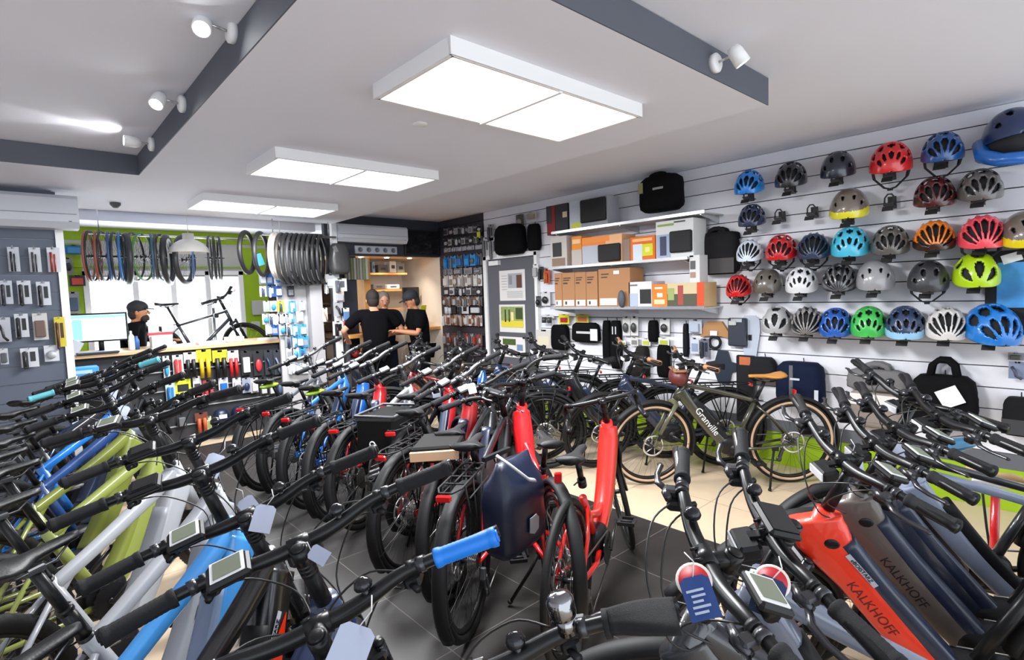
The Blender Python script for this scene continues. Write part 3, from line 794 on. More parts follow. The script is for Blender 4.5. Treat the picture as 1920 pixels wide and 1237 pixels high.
B['R7'] = bicycle((3.12, .34, 122, 27, 3.1, 1.10), 'black bicycle of the right row closest to the helmet wall', 'etour', '222328', tire='plain', tour=True, disp=None, **rt)
# bikes parked along the right wall
B['g0'] = bicycle((4.22, 2.03, 135, 12, 3, 1.02), 'dark olive city e-bike with cream tires and tan saddle in front of the helmet wall', 'etour', '3a3a2c', fork='rigid', forkcol='55543f', bar='flat', gripcol=TANG, sadcol=TAN, sad='wide', tire='thin', tan=True, tour=True, disp=None, text='Granville', textcol=WHT, lsize=.075, batcol=BLKM, sz=.90)
wl = dict(tour=True, rack=True, tire='plain', sz=.93, sad='wide', fork='rigid', disp=None)
B['g1'] = bicycle((4.27, 2.62, 136, 20, 4, 1.05), 'navy city bike with rear rack directly behind the olive one', 'etour', '1e2840', gripcol=TANG, **wl)
B['g2'] = bicycle((4.12, 3.10, 137, 30, 4, 1.05), 'black city bike with rear rack, second behind the olive one', 'estep', '17181b', **wl)
B['g3'] = bicycle((4.12, 3.62, 136, 25, 4, 1.07), 'black trekking bike along the right wall under the hanging bags', 'etour', '202227', **wl)
B['g4'] = bicycle((4.10, 4.15, 137, 20, 4, 1.05), 'dark blue trekking bike along the right wall near the grey door', 'etour', '1c2c4a', **wl)
B['g5'] = bicycle((4.05, 4.70, 138, 30, 4, 1.05), 'brown city bike in front of the grey door', 'road', '3b2c24', **wl)
B['g6'] = bicycle((3.85, 5.3, 140, 20, 4, 1.05), 'farthest black bicycle along the right wall beyond the door', 'road', '1b1b1f', **wl)
B['g7'] = bicycle((3.15, 3.75, 135, 10, 3, 1.03), 'dark bicycle standing between the middle row and the wall row', 'etour', '2b3038', **wl)
B['g8'] = bicycle((3.2, 4.45, 137, 15, 3, 1.05), 'red-framed bicycle between the middle row and the grey door', 'road', '7c1a1c', **wl)

GBAR = mat('bar_grey', (.10, .10, .105), .35, .7)
for k in ('m1', 'm2', 'm2b', 'm3', 'm4', 'm5', 'm6', 'g8'):
    for o in B[k].children:
        if o.name.split('.')[0] in ('handlebar', 'stem'): setmat(o, GBAR)
# ------------------------------------------------------------------ ceiling lamps and fittings
DIFF = mat('diffuser', (1, 1, 1), .5, emit=(1, .985, .97), estr=2.2)
FRW = mat('lamp_frame_white', (.85, .85, .85), .4)
for k, (x, y) in enumerate(PANELS):
    t = thing('ceiling_lamp', ['large twin ceiling panel lamp nearest the viewer, above the bicycles', 'middle twin ceiling panel lamp, seen smaller behind the nearest one', 'farthest twin ceiling panel lamp, close to the hanging dome lamp'][k], 'lamp', (x, y, 2.54))
    b = MB()
    for s in (1, -1): b.box((s*.628, 0, .036), (.014, .60, .07)); b.box((0, s*.301, .036), (1.27, .014, .07))
    b.box((0, 0, .006), (.020, .59, .026)); b.box((0, 0, .066), (1.25, .59, .006))
    for s in (1, -1):
        b.box((s*.617, 0, .006), (.012, .59, .012)); b.box((0, s*.29, .006), (1.24, .012, .012))
    b.build('frame', FRW, t)
    for s in (1, -1): MB().box((s*.309, 0, .012), (.603, .57, .006)).build('diffuser', DIFF, t)
def spotlamp(p, out, aim, label, lit):
    p = Vector(p); out = Vector(out); t = thing('spotlight', label, 'spotlight', p)
    q = out.to_track_quat('Z', 'Y').to_matrix().to_4x4()
    MB().lathe([(.045, 0), (.045, .022), (.035, .03), (0.0, .03)], n=24).build('base', FRW, t).matrix_local = q
    b = MB(); a = out*.03; c = out*.11+Vector((0, 0, .01)); b.tube([a, c], .006, 8); b.build('arm', STL, t)
    d = (Vector(aim)-p).normalized(); h = MB(); c = out*.12; M = d.to_track_quat('Z', 'Y').to_matrix().to_4x4(); M.translation = c
    h.lathe([(.0, -.045), (.025, -.045), (.034, -.02), (.036, .045), (.031, .045), (.029, .03), (0, .03)], n=24)
    hd = h.build('lamp_head', FRW, t); hd.matrix_local = M
    e = MB().lathe([(0, .031), (.028, .031), (.028, .033), (0, .033)], n=20).build('bulb', mat('bulb_on', (1, 1, 1), .3, emit=(1, 1, 1), estr=120) if lit else mat('bulb_off', (.2, .18, .16), .2), hd)
    if lit: spot('spot_beam', p+c+d*.06, p+c+d, 7, size=50)
spotlamp(onx(440, 62, .749), (-1, 0, 0), (-.2, .3, .2), 'lit ceiling spotlight on the grey band at top left, brightest of three', True)
spotlamp(onx(346, 196, .749), (-1, 0, 0), (-.3, 2.2, .8), 'lit ceiling spotlight in the middle of the grey band at top left', True)
spotlamp(onx(288, 271, .749), (-1, 0, 0), (-1.8, 4.3, 2.74), 'spotlight turned left toward the ceiling near the corner of the grey band', True)
spotlamp(ony(1337, 120, 1.304), (0, -1, 0), (3.4, .5, .9), 'ceiling spotlight with round white base on the upper right grey band', True)
o = MB().lathe([(.05, 0), (.05, -.012), (.03, -.03), (0, -.032)], n=24).build('smoke_detector', FRW, loc=on(2, 2.76, 1245, 195)); tag(o, 'small round white smoke detector on the ceiling right of the large lamp', 'detector')
o = MB().lathe([(.045, 0), (.045, -.006), (.02, -.01), (0, -.01)], n=20).build('ceiling_rose', FRW, loc=on(2, 2.61, 788, 232)); tag(o, 'small flat round cover on the ceiling left of the large lamp', 'cover')
o = MB().lathe([(.045, 0), (.045, -.02), (.02, -.05), (0, -.05)], n=16).build('motion_sensor', mat('c_dark_grey', (.1, .1, .1), .5), loc=on(2, 2.61, 216, 380)); tag(o, 'small dark sensor on the ceiling above the hanging wheels', 'sensor')
# pendant dome lamp above the counter
p = on(1, 7.6, 355, 474); t = thing('pendant_lamp', 'hanging white dome lamp above the wooden counter', 'lamp', p)
MB().lathe([(.225, .0), (.222, .012), (.205, .06), (.165, .11), (.10, .15), (.065, .165), (.06, .235), (.0, .24), (0, .232), (.055, .228), (.058, .16), (.10, .142), (.16, .10), (.2, .05), (.218, .0)], n=40, cap=False).build('lamp_shade', mat('enamel_grey', s2l('c2bfba'), .3, coat=.3), t)
MB().lathe([(0, .03), (.03, .035), (.05, .07), (.035, .11), (0, .15)], n=20).build('bulb', mat('bulb_warm', (1, 1, 1), .3, emit=(1, .93, .8), estr=6), t)
MB().cyl((0, 0, .24), (0, 0, 2.76-p.z), .004, 8).build('cable', WHT, t)
MB().lathe([(.05, 2.745-p.z), (.05, 2.76-p.z)], n=20).build('ceiling_cap', BLKM, t)
# air conditioners
def aircon(loc, w, h, d, label, vent):
    t = thing('air_conditioner', label, 'air conditioner', loc)
    b = MB(); prof = [(0, 0), (-d*.8, 0.0), (-d, .05), (-d, h-.03), (-d+.03, h), (0, h)]
    b.rings([[(-w/2, y, z) for y, z in prof], [(w/2, y, z) for y, z in prof]], smooth=False)
    b.build('housing', mat('ac_white', s2l('c9ccd3'), .4), t)
    MB().box((0, -d*.88, .028), (w*.9, .006, .07), (.75, 0, 0)).build('air_flap', mat('ac_flap', s2l('b6b9c0'), .4), t)
    MB().box((0, -d-.001, h*.42), (w*.98, .004, .004)).box((w*.46, -d-.001, h*.2), (.02, .003, .008)).build('panel_gap', mat('gap_grey', (.15, .15, .16), .6), t)
aircon((-.32, 6.05, 2.28), 1.5, .27, .22, 'white air conditioner at the left edge above the grey accessory wall', 1)
aircon((3.74, 7.10, 2.38), 1.06, .235, .2, 'white air conditioner above the alcove, left of the black screen', 1)
t = thing('wall_screen', 'wide black screen beside the far air conditioner', 'screen', (4.62, 7.08, 2.42))
MB().box((0, 0, 0), (.62, .05, .38), bev=.01).build('casing', BLKM, t); MB().box((0, -.026, 0), (.58, .002, .34)).build('screen', GLS, t)
# ------------------------------------------------------------------ helmets on the right wall
VENTS = {
 'road': [(c, 9.0, a, z) for c in (26, 47, 69, 90, 111, 133, 154) for a, z in ((16, 76), (84, 140))],
 'mtb': [(c, 11.5, a, z) for c in (32, 61, 90, 119, 148) for a, z in ((20, 58), (68, 104), (114, 146))],
 'kid': [(c, 9.5, a, z) for c in (34, 62, 90, 118, 146) for a, z in ((26, 48), (60, 84), (96, 120))],
 'urban': [(c, 9, a, z) for c in (70, 110) for a, z in ((40, 62), (76, 100))]+[(c, 7, 40, 60) for c in (30, 150)],
 'few': [(c, 7, 46, 62) for c in (40, 72, 108, 140)],
 'wide': [(c, 15, a, z) for c in (40, 90, 140) for a, z in ((18, 62), (72, 122))],
}
LINER = mat('liner_black', (.012, .012, .014), .8)
STRAP = mat('strap_black', (.015, .015, .017), .8)
def helmet_mesh(style, split=None):
    nt, nf = 66, 40
    b = MB(); P = lambda th, ph, k: Vector((.150*k*math.cos(ph)*(1.0 if math.cos(ph) > 0 else 1.05), .112*k*math.sin(ph)**.85*math.copysign(abs(math.cos(th))**.9, math.cos(th)), .150*k*math.sin(ph)**.9*math.sin(th)-.03*(math.cos(ph) > 0)*math.cos(ph)**2*0))
    V = []; th0, th1 = R(-6), R(186)
    for i in range(nt+1):
        for j in range(nf+1):
            V.append(P(th0+(th1-th0)*i/nt, max(.02, min(PI-.02, PI*j/nf)), 1))
    def hole(i, j):
        t = math.degrees(th0+(th1-th0)*(i+.5)/nt); f = 180*(j+.5)/nf
        for (c, w, a, z) in VENTS[style]:
            mid = (a+z)/2; half = (z-a)/2; u = abs(f-mid)/half
            if u < 1 and abs(t-c) < w*math.sqrt(1-u**3)*(.75+.25*math.sin(R(f))): return True
        return False
    fs = []; ms = []
    for i in range(nt):
        for j in range(nf):
            if hole(i, j): continue
            a = i*(nf+1)+j
            fs.append((a, a+1, a+nf+2, a+nf+1)); t = math.degrees(th0+(th1-th0)*(i+.5)/nt); z = V[a].z
            mi = 0
            if split == 'low' and z < .035: mi = 1
            if split == 'stripe' and int((t+6)/10) % 2: mi = 1
            if split == 'side' and (t < 40 or t > 140) : mi = 1
            ms.append(mi)
    me = bpy.data.meshes.new('shell'); me.from_pydata([tuple(v) for v in V], [], fs)
    me.materials.append(BLK); me.materials.append(BLK)
    me.polygons.foreach_set('material_index', ms); me.polygons.foreach_set('use_smooth', [True]*len(fs)); me.update()
    return me
def m_liner():
    def mk():
        b = MB(); rs = []
        for i in range(13):
            z = -.012+.145*i/12; k = math.sqrt(max(.0, 1-((z+.012)/.136)**2)); k = max(k, .05)
            rs.append([(.138*k*math.cos(a), .100*k*math.sin(a), z) for a in [2*PI*j/28 for j in range(28)]])
        b.rings(rs, caps=False); return b.mesh('liner', LINER)
    return cached('liner', mk)
def m_strap():
    def mk():
        b = MB()
        for s in (1, -1):
            b.tube([(.05, s*.095, 0), (.02, s*.085, -.06), (.0, s*.03, -.125), (0, 0, -.135)], .004, 4, asp=2); b.tube([(-.06, s*.095, 0), (.0, s*.08, -.07)], .003, 4, asp=2)
        b.box((0, 0, -.137), (.02, .03, .012))
        return b.mesh('chin_strap', STRAP)
    return cached('strap', mk)
def m_holder():
    def mk():
        b = MB(); b.box((.0, 0, 0), (.11, .06, .006), (0, .25, 0)); b.box((.055, 0, .03), (.006, .055, .09), (0, -.2, 0)); b.box((-.065, 0, -.025), (.006, .07, .04), (0, .7, 0)); b.box((.09, 0, .01), (.09, .02, .008))
        b.tube([(-.01, -.035, .0), (-.02, -.03, .06), (-.02, -.012, .085), (-.02, .012, .085), (-.02, .03, .06), (-.01, .035, 0)], .006, 6, asp=1.5)
        return b.mesh('helmet_holder', mat('holder_black', (.03, .028, .028), .5))
    return cached('holder', mk)
def holder(u, v, label, off=.12, group=None):
    o = link('helmet_holder', m_holder(), None, loc=onx(u, v, WX-off), rot=(0, 0, R(0))); tag(o, label, 'holder', group)
def helmet(u, v, col, style, label, split=None, col2=None, strap=False, yaw=14, pitch=20, s=1.0, visor=False, fullface=False, rough=.3, hold=True, col3=None):
    p = onx(u, v, WX-.17)
    t = thing('helmet', label, 'helmet'); t.matrix_world = Matrix.Translation(p+Vector((0, 0, -.035*s))) @ Matrix.Rotation(R(180+yaw), 4, 'Z') @ Matrix.Rotation(R(pitch), 4, 'Y') @ Matrix.Scale(s*1.08, 4)
    me = cached('hm'+style+str(split), lambda: helmet_mesh(style, split))
    sh = link('shell', me, t); setmat(sh, paint(col, rough), 0); setmat(sh, paint(col2 or col, rough), 1)
    so = sh.modifiers.new('thick', 'SOLIDIFY'); so.thickness = .014; so.offset = -1
    link('liner', m_liner(), t)
    if strap: link('chin_strap', m_strap(), t)
    if visor:
        b = MB(); b.rings([[(x, w*math.cos(a), z+h_*math.sin(a)) for a in [2*PI*j/12 for j in range(12)]] for x, w, z, h_ in ((.10, .09, .06, .01), (.15, .085, .055, .008), (.205, .06, .05, .005))]); link('visor', b.mesh('visor', paint(col3 or '1b1b1e')), t)
    if fullface:
        b = MB(); b.tube([(-.03, .11, .0), (.04, .115, -.07), (.13, .07, -.11), (.16, 0, -.115), (.13, -.07, -.11), (.04, -.115, -.07), (-.03, -.11, 0)], [.035, .035, .032, .03, .032, .035, .035], 12); link('chin_guard', b.mesh('chin_guard', paint('1462b8')), t)
        link('goggle_opening', MB().ell((.02, 0, -.02), (.12, .10, .08)).mesh('goggle_opening', LINER), t)
    if hold: holder(u-2, v+round(26*s), 'black holder under the '+' '.join(label.split()[:12]), off=.15)
    return t
HM = [
 (1405, 347, '1580d8', 'mtb', 'bright blue helmet at the left end of the top row', {}),
 (1483, 333, '25252b', 'mtb', 'black helmet second from left in the top row', {}),
 (1571, 315, '1b2234', 'urban', 'dark navy city helmet third from left in the top row', {}),
 (1670, 303, 'cf1f22', 'kid', 'glossy red helmet in the top row between navy and blue ones', dict(s=1.1, strap=True)),
 (1767, 283, '1d4f8c', 'mtb', 'blue helmet in the top row next to the full-face helmet', dict(strap=True)),
 (1897, 250, '142c58', 'urban', 'large blue and black full-face helmet at top right', dict(s=1.22, fullface=True, hold=False, yaw=20, pitch=0)),
 (1410, 408, '25304c', 'mtb', 'small navy helmet at the left end of the second row', dict(s=.92)),
 (1592, 388, '70655c', 'few', 'brown-grey helmet with bright yellow lower edge in the second row', dict(split='low', col2='d8cf22', s=1.1)),
 (1752, 366, '5a1518', 'mtb', 'dark red and black helmet in the second row', dict(split='stripe', col2='2a1012')),
 (1837, 353, '5a5654', 'mtb', 'graphite grey helmet at the right end of the second row', {}),
 (1406, 473, 'd2dcea', 'road', 'white and pale blue helmet at the left end of the third row', dict(s=.9, strap=True)),
 (1465, 468, 'b81c22', 'mtb', 'red helmet second from left in the third row', dict(strap=True)),
 (1526, 465, '28364f', 'road', 'slate navy helmet third from left in the third row', dict(strap=True)),
 (1594, 458, '44b2cf', 'kid', 'turquoise helmet in the middle of the third row', dict(s=1.08)),
 (1669, 455, '56524e', 'mtb', 'grey-brown helmet right of the turquoise one', {}),
 (1751, 446, 'e07a1c', 'road', 'orange helmet with black lower part in the third row', dict(split='low', col2='30190f')),
 (1840, 440, 'e84a58', 'road', 'pinkish red helmet with hanging straps in the third row', dict(s=1.05, strap=True)),
 (1925, 436, '70655c', 'few', 'brown-grey and yellow helmet cut by the right edge of the picture', dict(split='low', col2='e2cf10', s=1.1)),
 (1386, 538, 'c4161e', 'road', 'small bright red child helmet at the left end of the fourth row', dict(s=.9, strap=True)),
 (1440, 530, '5c564e', 'few', 'smooth olive grey helmet in the fourth row', dict(s=.95)),
 (1503, 528, 'cfd0d3', 'kid', 'white helmet with small holes in the fourth row', {}),
 (1574, 524, '1c1c1f', 'kid', 'black helmet with white pattern in the fourth row', dict(split='stripe', col2='5c5c60')),
 (1641, 520, '8f8f92', 'few', 'smooth silver grey helmet in the fourth row', dict(s=1.03)),
 (1740, 522, '2e2e33', 'urban', 'matt black helmet with straps hanging below in the fourth row', dict(strap=True, rough=.5)),
 (1830, 511, 'a8cc10', 'wide', 'lime green helmet at the right end of the fourth row', dict(s=1.05)),
 (1457, 602, 'a5a5a6', 'wide', 'silver helmet at the left end of the bottom row', {}),
 (1514, 603, '8a8785', 'road', 'silver and black slotted helmet second in the bottom row', dict(split='stripe', col2='303033')),
 (1567, 607, '1e55a8', 'mtb', 'royal blue helmet third in the bottom row', {}),
 (1629, 606, '3eb04e', 'kid', 'green helmet in the middle of the bottom row', dict(s=1.02)),
 (1697, 608, '2d3d5c', 'kid', 'navy helmet with light blue lower edge in the bottom row', dict(split='low', col2='8fc0e0', s=1.06)),
 (1774, 609, 'cfccc9', 'road', 'white ribbed helmet with black gaps in the bottom row', dict(s=1.02)),
 (1858, 612, '1673c4', 'mtb', 'large glossy blue helmet at the right end of the bottom row', dict(s=1.2, yaw=30)),
]
for (u, v, c, st, lb, k) in HM: helmet(u, v, c, st, lb, **k)
holder(1462, 412, 'empty black helmet holder, leftmost of three in the second row', .1)
holder(1523, 404, 'empty black helmet holder, middle of three in the second row', .1)
holder(1669, 386, 'empty black helmet holder beside the dark red helmet in the second row', .1)
# ------------------------------------------------------------------ shelves and boxed goods, right wall
SHM = mat('shelf_metal', (.55, .56, .57), .25, .8)
XF = WX-.36
def shelf(y0, y1, z, label, group=None):
    t = thing('wall_shelf', label, 'shelf', (WX, (y0+y1)/2, z)); w = y1-y0
    MB().box((-.18, 0, -.006), (.36, w, .010)).build('shelf_board', mat('shelf_board', (.6, .6, .6), .3), t)
    MB().box((-.362, 0, -.002), (.012, w, .028)).build('price_rail', SHM, t)
    for yy in (-w/2+.05, 0, w/2-.05):
        MB().prism([(0, 0), (-.34, 0), (-.34, -.012), (0, -.07)], -.006, .006, Matrix.Translation((0, yy, -.012)) @ Matrix.Rotation(R(90), 4, 'X')).build('bracket', SHM, t)
shelf(2.45, 4.33, 2.285, 'upper metal wall shelf carrying the black bag')
shelf(2.62, 4.40, 1.885, 'middle metal wall shelf with the orange printed boxes')
shelf(2.46, 4.38, 1.425, 'lower metal wall shelf with brown cartons')
def box_item(u0, u1, v0, zb, col, prints, label, name='carton', cat='box', depth=.24, xf=None, v1=None, bags=None):
    xf = XF+.02 if xf is None else xf
    a = onx(u0, v0, xf); c = onx(u1, v0, xf); h = (a.z+c.z)/2-zb; w = a.y-c.y
    t = thing(name, label, cat, (xf+depth/2, (a.y+c.y)/2, zb))
    MB().box((0, 0, h/2), (depth, w-.004, h), bev=.002).build('box_body', plain(col, .7), t)
    pb = MB(); mats = []; ix = {}; k_ = 0
    for (x0, y0, x1, y1, cc) in prints:
        if cc not in ix: ix[cc] = len(mats); mats.append(plain(cc, .6))
        k_ += 1; pb.box((-depth/2-.0008-.0009*k_, w/2-(x0+x1)/2*w, h-(y0+y1)/2*h), (.0012, (x1-x0)*w*.99, (y1-y0)*h), mi=ix[cc])
    if prints: pb.build('front_print', mats, t)
    for (x0, y0, x1, y1, cc) in (bags or []):
        MB().box((-depth/2-.02, w/2-(x0+x1)/2*w, h-(y0+y1)/2*h), (.04, (x1-x0)*w, (y1-y0)*h), bev=.01).build('attached_pouch', plain(cc, .7), t)
    return t
K = 'b08058'
brown = lambda: [(.12, .14, .7, .17, '4a3322'), (.12, .20, .6, .23, '4a3322'), (.12, .28, .45, .32, '4a3322'), (.1, .78, .95, .95, 'd8d4cc'), (.25, .82, .4, .91, '3c3c3c')]
zb = 1.426
for i, (a, c, n) in enumerate(((1039, 1053, 'first'), (1053, 1077, 'second'), (1077, 1098, 'third'), (1098, 1120, 'fourth'))):
    box_item(a, c, 512-i, zb, 'a87850', brown(), n+' narrow brown carton from the left on the lower shelf')
box_item(1121, 1181, 503, zb, 'a87850', [(.1, .12, .35, .15, '4a3322'), (.1, .2, .3, .23, '4a3322'), (.5, .06, .68, .15, 'e8e4dc'), (.05, .76, .6, .94, 'd8d4cc')], 'wide brown carton at the right of the brown row on the lower shelf')
tag(MB().ell((0, 0, .09), (.03, .04, .09)).build('dark_pouch', mat('pouch_slate', s2l('4a4e58'), .6), loc=(XF-.02, onx(1167, 540, XF).y, zb)), 'upright slate grey pouch leaning on the wide brown carton', 'pouch')
box_item(1178, 1222, 528, zb, 'd2d0d2', [(.05, .1, .4, .16, '6a6a6a'), (.05, .45, .4, .95, 'a8b4c8'), (.5, .3, .97, .85, '141416')], 'white box with a black picture between brown carton and orange box')
box_item(1222, 1251, 533, zb, 'e07a20', [(.2, .12, .7, .2, 'f0e0d0'), (.35, .38, .7, .56, 'f4f0ea'), (.15, .66, .85, .86, 'f0c8a0')], 'orange box with white square in front of the cycling picture box')
box_item(1251, 1320, 530, zb, 'd2b080', [(.0, .0, .82, .45, 'c8b48c'), (.0, .45, .82, 1, '4c4a38'), (.3, .1, .45, .9, '9c4038'), (.82, 0, 1, 1, 'd4441a'), (.02, .2, .2, .7, '8fa060')], 'box with a printed cyclist on a trail at the right end of the lower shelf')
box_item(1292, 1312, 478, zb+.22, 'd0cfce', [(.1, .2, .6, .5, '555555'), (.1, .6, .6, .8, 'a08070')], 'narrow white display packet standing on the cyclist box', name='packet', cat='packet', depth=.15)
zb = 1.886
box_item(1031, 1062, 443, zb, 'c2bcb6', [(.15, .2, .7, .65, '2a2a2c'), (.1, .7, .9, .95, '8a7060')], 'grey box with a dark bag picture at the left end of the middle shelf')
box_item(1071, 1090, 443, zb, 'e28a2c', [(.0, .45, 1, .95, 'b8b0a8'), (.1, .1, .9, .25, 'f0c090')], 'slim orange box left of the wide orange box on the middle shelf')
box_item(1091, 1166, 442, zb, 'e8b080', [(.0, .0, .7, .2, 'e88a3c'), (0, .3, .45, .95, 'b0b4bc'), (.45, .3, .62, .4, 'e0a070'), (.0, .2, .6, .3, 'e88028')], 'wide orange and white box with black pouch on the middle shelf', bags=[(.45, .32, .98, .92, '101012')])
box_item(1166, 1181, 448, zb, '8c7568', [], 'narrow grey-brown carton on the middle shelf')
box_item(1181, 1228, 443, zb, 'd86a20', [(.1, .08, .9, .2, 'f2b070'), (.12, .3, .5, .95, 'ccd4e0'), (.5, .32, .92, .8, 'c8cc10'), (.62, .45, .8, .65, 'e8d890')], 'orange box with yellow rain cover picture on the middle shelf')
box_item(1229, 1300, 412, zb, 'd6d6d4', [(.05, .08, .5, .14, '8aa058'), (.5, .04, .8, .08, '505050'), (.03, .35, .4, .95, '9aa8c0'), (.12, .4, .3, .9, '323c58')], 'large white box with black pannier at the right end of the middle shelf', bags=[(.42, .3, .98, .85, '131316')])
zb = 2.286
box_item(1067, 1139, 372, zb, '9a9aa0', [(.0, .0, .32, 1, 'b4bac4'), (.05, .75, .3, .95, 'c8cc50')], 'clear packaged black pannier on the upper shelf', name='packed_pannier', cat='bag', bags=[(.34, .05, .98, .82, '0e0e10')], depth=.2)
box_item(1040, 1064, 382, zb, '2b2a30', [(.6, .3, .95, .5, 'c4b490')], 'dark grey box at the left end of the upper shelf', depth=.2)
box_item(1024, 1040, 386, zb-.02, '7a1c1c', [(.0, .0, .6, .6, '2c2c2e')], 'dark red packed bag hanging left of the upper shelf', depth=.12, name='packed_bag', cat='bag')
# ------------------------------------------------------------------ bags, mudguards and carded goods on walls
FAB = lambda h: mat('fabric_'+h, tuple(c*.6 for c in s2l(h)), .85, bump=.6, bscale=60, spec=.12)
def wallM(face, u, v, plane, out=0):
    """local x = right as seen from the room, y = up, z = out of the wall"""
    if face == 'x': p = onx(u, v, plane-out); return basis((0, -1, 0), (0, 0, 1), p)
    p = ony(u, v, plane-out); return basis((1, 0, 0), (0, 0, 1), p)
def size(face, plane, u0, v0, u1, v1):
    f = onx if face == 'x' else ony; m_ = (v0+v1)/2; a, c = f(u0, m_, plane), f(u1, m_, plane); um = (u0+u1)/2; t, d = f(um, v0, plane), f(um, v1, plane)
    return (abs(a.y-c.y) if face == 'x' else abs(a.x-c.x)), abs(t.z-d.z)
def soft(b, w, h, d, mi=0, taper=.9, seed=0, n=12, rows=9, pw=.45):
    rnd = random.Random(seed); rs = []
    for i in range(rows):
        t = i/(rows-1); y = -h/2+h*t; k = (1-(2*t-1)**6)*.12+.88*1; kk = 1 if t < .5 else 1-(1-taper)*(t-.5)*2
        if i in (0, rows-1): k *= .86
        rs.append([(w/2*k*kk*math.copysign(abs(math.cos(a))**pw, math.cos(a))*(1+.025*rnd.uniform(-1, 1)), y, d/2+d/2*k*math.copysign(abs(math.sin(a))**.7, math.sin(a))*(1+.06*rnd.uniform(-1, 1))) for a in [2*PI*j/n for j in range(n)]])
    b.rings(rs, mi); return b
def bagT(face, plane, box, label, col, name='bag', cat='bag', depth=.12, taper=.9, handle=0, straps=0, extra=None, seed=1, loop=False):
    u0, v0, u1, v1 = box; w, h = size(face, plane-depth/2, *box)
    t = thing(name, label, cat); t.matrix_world = wallM(face, (u0+u1)/2, (v0+v1)/2, plane)
    bd = soft(MB(), w, h, depth, taper=taper, seed=seed, rows=11, n=20).build('bag_body', FAB(col), t); bd.location.z = .002
    if handle:
        b = MB()
        for zz in (depth*.3, depth*.8): b.tube([(-w*.2, h*.46, zz), (-w*.16, h*.46+handle*.7, zz), (-w*.06, h*.46+handle, zz), (w*.06, h*.46+handle, zz), (w*.16, h*.46+handle*.7, zz), (w*.2, h*.46, zz)], .012, 6, asp=1.8)
        b.build('handle', FAB(col), t)
    for k in range(straps):
        x = (-.2+.4*k)*w if straps > 1 else -.1*w
        MB().box((x, 0, depth+.002), (.03, h*.9, .006)).build('strap', mat('strap_grey', (.1, .1, .11), .8), t)
    for e in (extra or []):
        (ex, ey, ew, eh, ec, en) = e
        MB().box((ex*w, ey*h, depth+.004), (ew*w, eh*h, .003)).build(en, plain(ec, .6), t)
    MB().tube([(0, h/2-.01, .02), (0, h/2+.03, .03)], .004, 6).build('hanging_loop', STRAP, t)
    return t
X = 'x'
bagT(X, WX-.1, (1212, 332, 1290, 398), 'large black bag standing on the upper shelf', '121214', depth=.2, handle=.03, extra=[(.05, .12, .25, .06, '9a9a9c', 'logo_patch'), (-.38, .2, .12, .3, '8a8a60', 'hang_tag')], taper=.95)
bagT(X, WX, (1316, 436, 1393, 515), 'dark grey roll-top backpack hanging left of the helmets', '2c2b2e', name='backpack', cat='backpack', depth=.14, handle=.05, extra=[(0, -.3, .9, .35, '3d3a3a', 'base_panel')])
bagT(X, WX, (1330, 436, 1392, 452), 'folded black flap bag above the roll-top backpack', '1b1b1d', depth=.1)
bagT(X, WX, (941, 422, 994, 478), 'black rucksack hanging above the door with pictures', '101013', name='backpack', cat='backpack', depth=.2)
bagT(X, WX, (996, 420, 1018, 470), 'narrow black bag right of the rucksack above the door', '141417', depth=.1)
bagT(X, WX, (1040, 608, 1072, 655), 'black saddle bag under the yellow card', '0f0f11', depth=.1)
bagT(X, WX, (1078, 604, 1130, 640), 'black frame bag with grey stripe under the shelves', '151517', depth=.1, extra=[(0, .0, .5, .12, 'c0c0c2', 'stripe'), (.38, -.1, .25, .6, 'd6d6d6', 'price_card')])
bagT(X, WX, (1136, 600, 1150, 680), 'long narrow black bag, left of the pair under the shelves', '121214', depth=.08)
bagT(X, WX, (1151, 600, 1170, 690), 'long black bag with two white marks, right of the pair', '141417', depth=.09, extra=[(-.1, .3, .1, .16, 'c8c8ca', 'mark'), (.2, .3, .1, .16, 'c8c8ca', 'mark')])
bagT(X, WX, (1221, 600, 1238, 640), 'short black bag with white card under the lower shelf', '111113', depth=.08)
bagT(X, WX, (1200, 648, 1222, 700), 'grey-brown rolled bag low on the white wall', '34302e', depth=.12)
bagT(X, WX, (1238, 645, 1262, 706), 'long tapering black bag low on the white wall', '101012', depth=.09)
bagT(X, WX, (1183, 688, 1222, 704), 'flat dark saddle cover low on the white wall', '2c2b2a', depth=.08)
bagT(X, WX, (1285, 606, 1294, 668), 'thin dark tyre-shaped pack left of the tan tool pouch', '25272c', depth=.06)
bagT(X, WX, (1410, 668, 1464, 712), 'round grey basket bag above the tan saddle', '2d2d31', depth=.12, taper=.7)
bagT(X, WX, (1464, 676, 1554, 752), 'dark blue roll-top pannier with grey strap on the white wall', '1a2440', name='pannier', cat='bag', depth=.2, straps=1, extra=[(-.02, .12, .2, .05, 'b8bcc8', 'logo_patch'), (.42, -.25, .08, .3, 'c8ccd4', 'reflector')], taper=.92)
bagT(X, WX, (1590, 690, 1708, 730), 'clear plastic wrapped grey bag with black handle on the white wall', '8d8b8c', depth=.12, handle=.05)
t = bagT(X, WX, (1708, 700, 1838, 798), 'wide black briefcase bag with tilted white tag', '141315', name='briefcase_bag', cat='bag', depth=.16, handle=.13)
bx = MB().box((.05, .05, .17), (.13, .13, .003), (0, 0, .5)).build('hang_tag', CARD, t)
bagT(X, WX, (1880, 742, 1950, 812), 'dark grey pannier at the right edge below the packets', '242427', depth=.14, extra=[(0, -.25, .95, .4, '343437', 'front_pocket')])
bagT(X, WX, (1590, 730, 1700, 800), 'pale printed box bag behind the handlebars on the white wall', 'b3a89f', name='packed_box', cat='box', depth=.08, extra=[(0, .25, .9, .3, 'd8d4d0', 'label'), (-.1, -.2, .5, .3, '8a7f78', 'picture')])
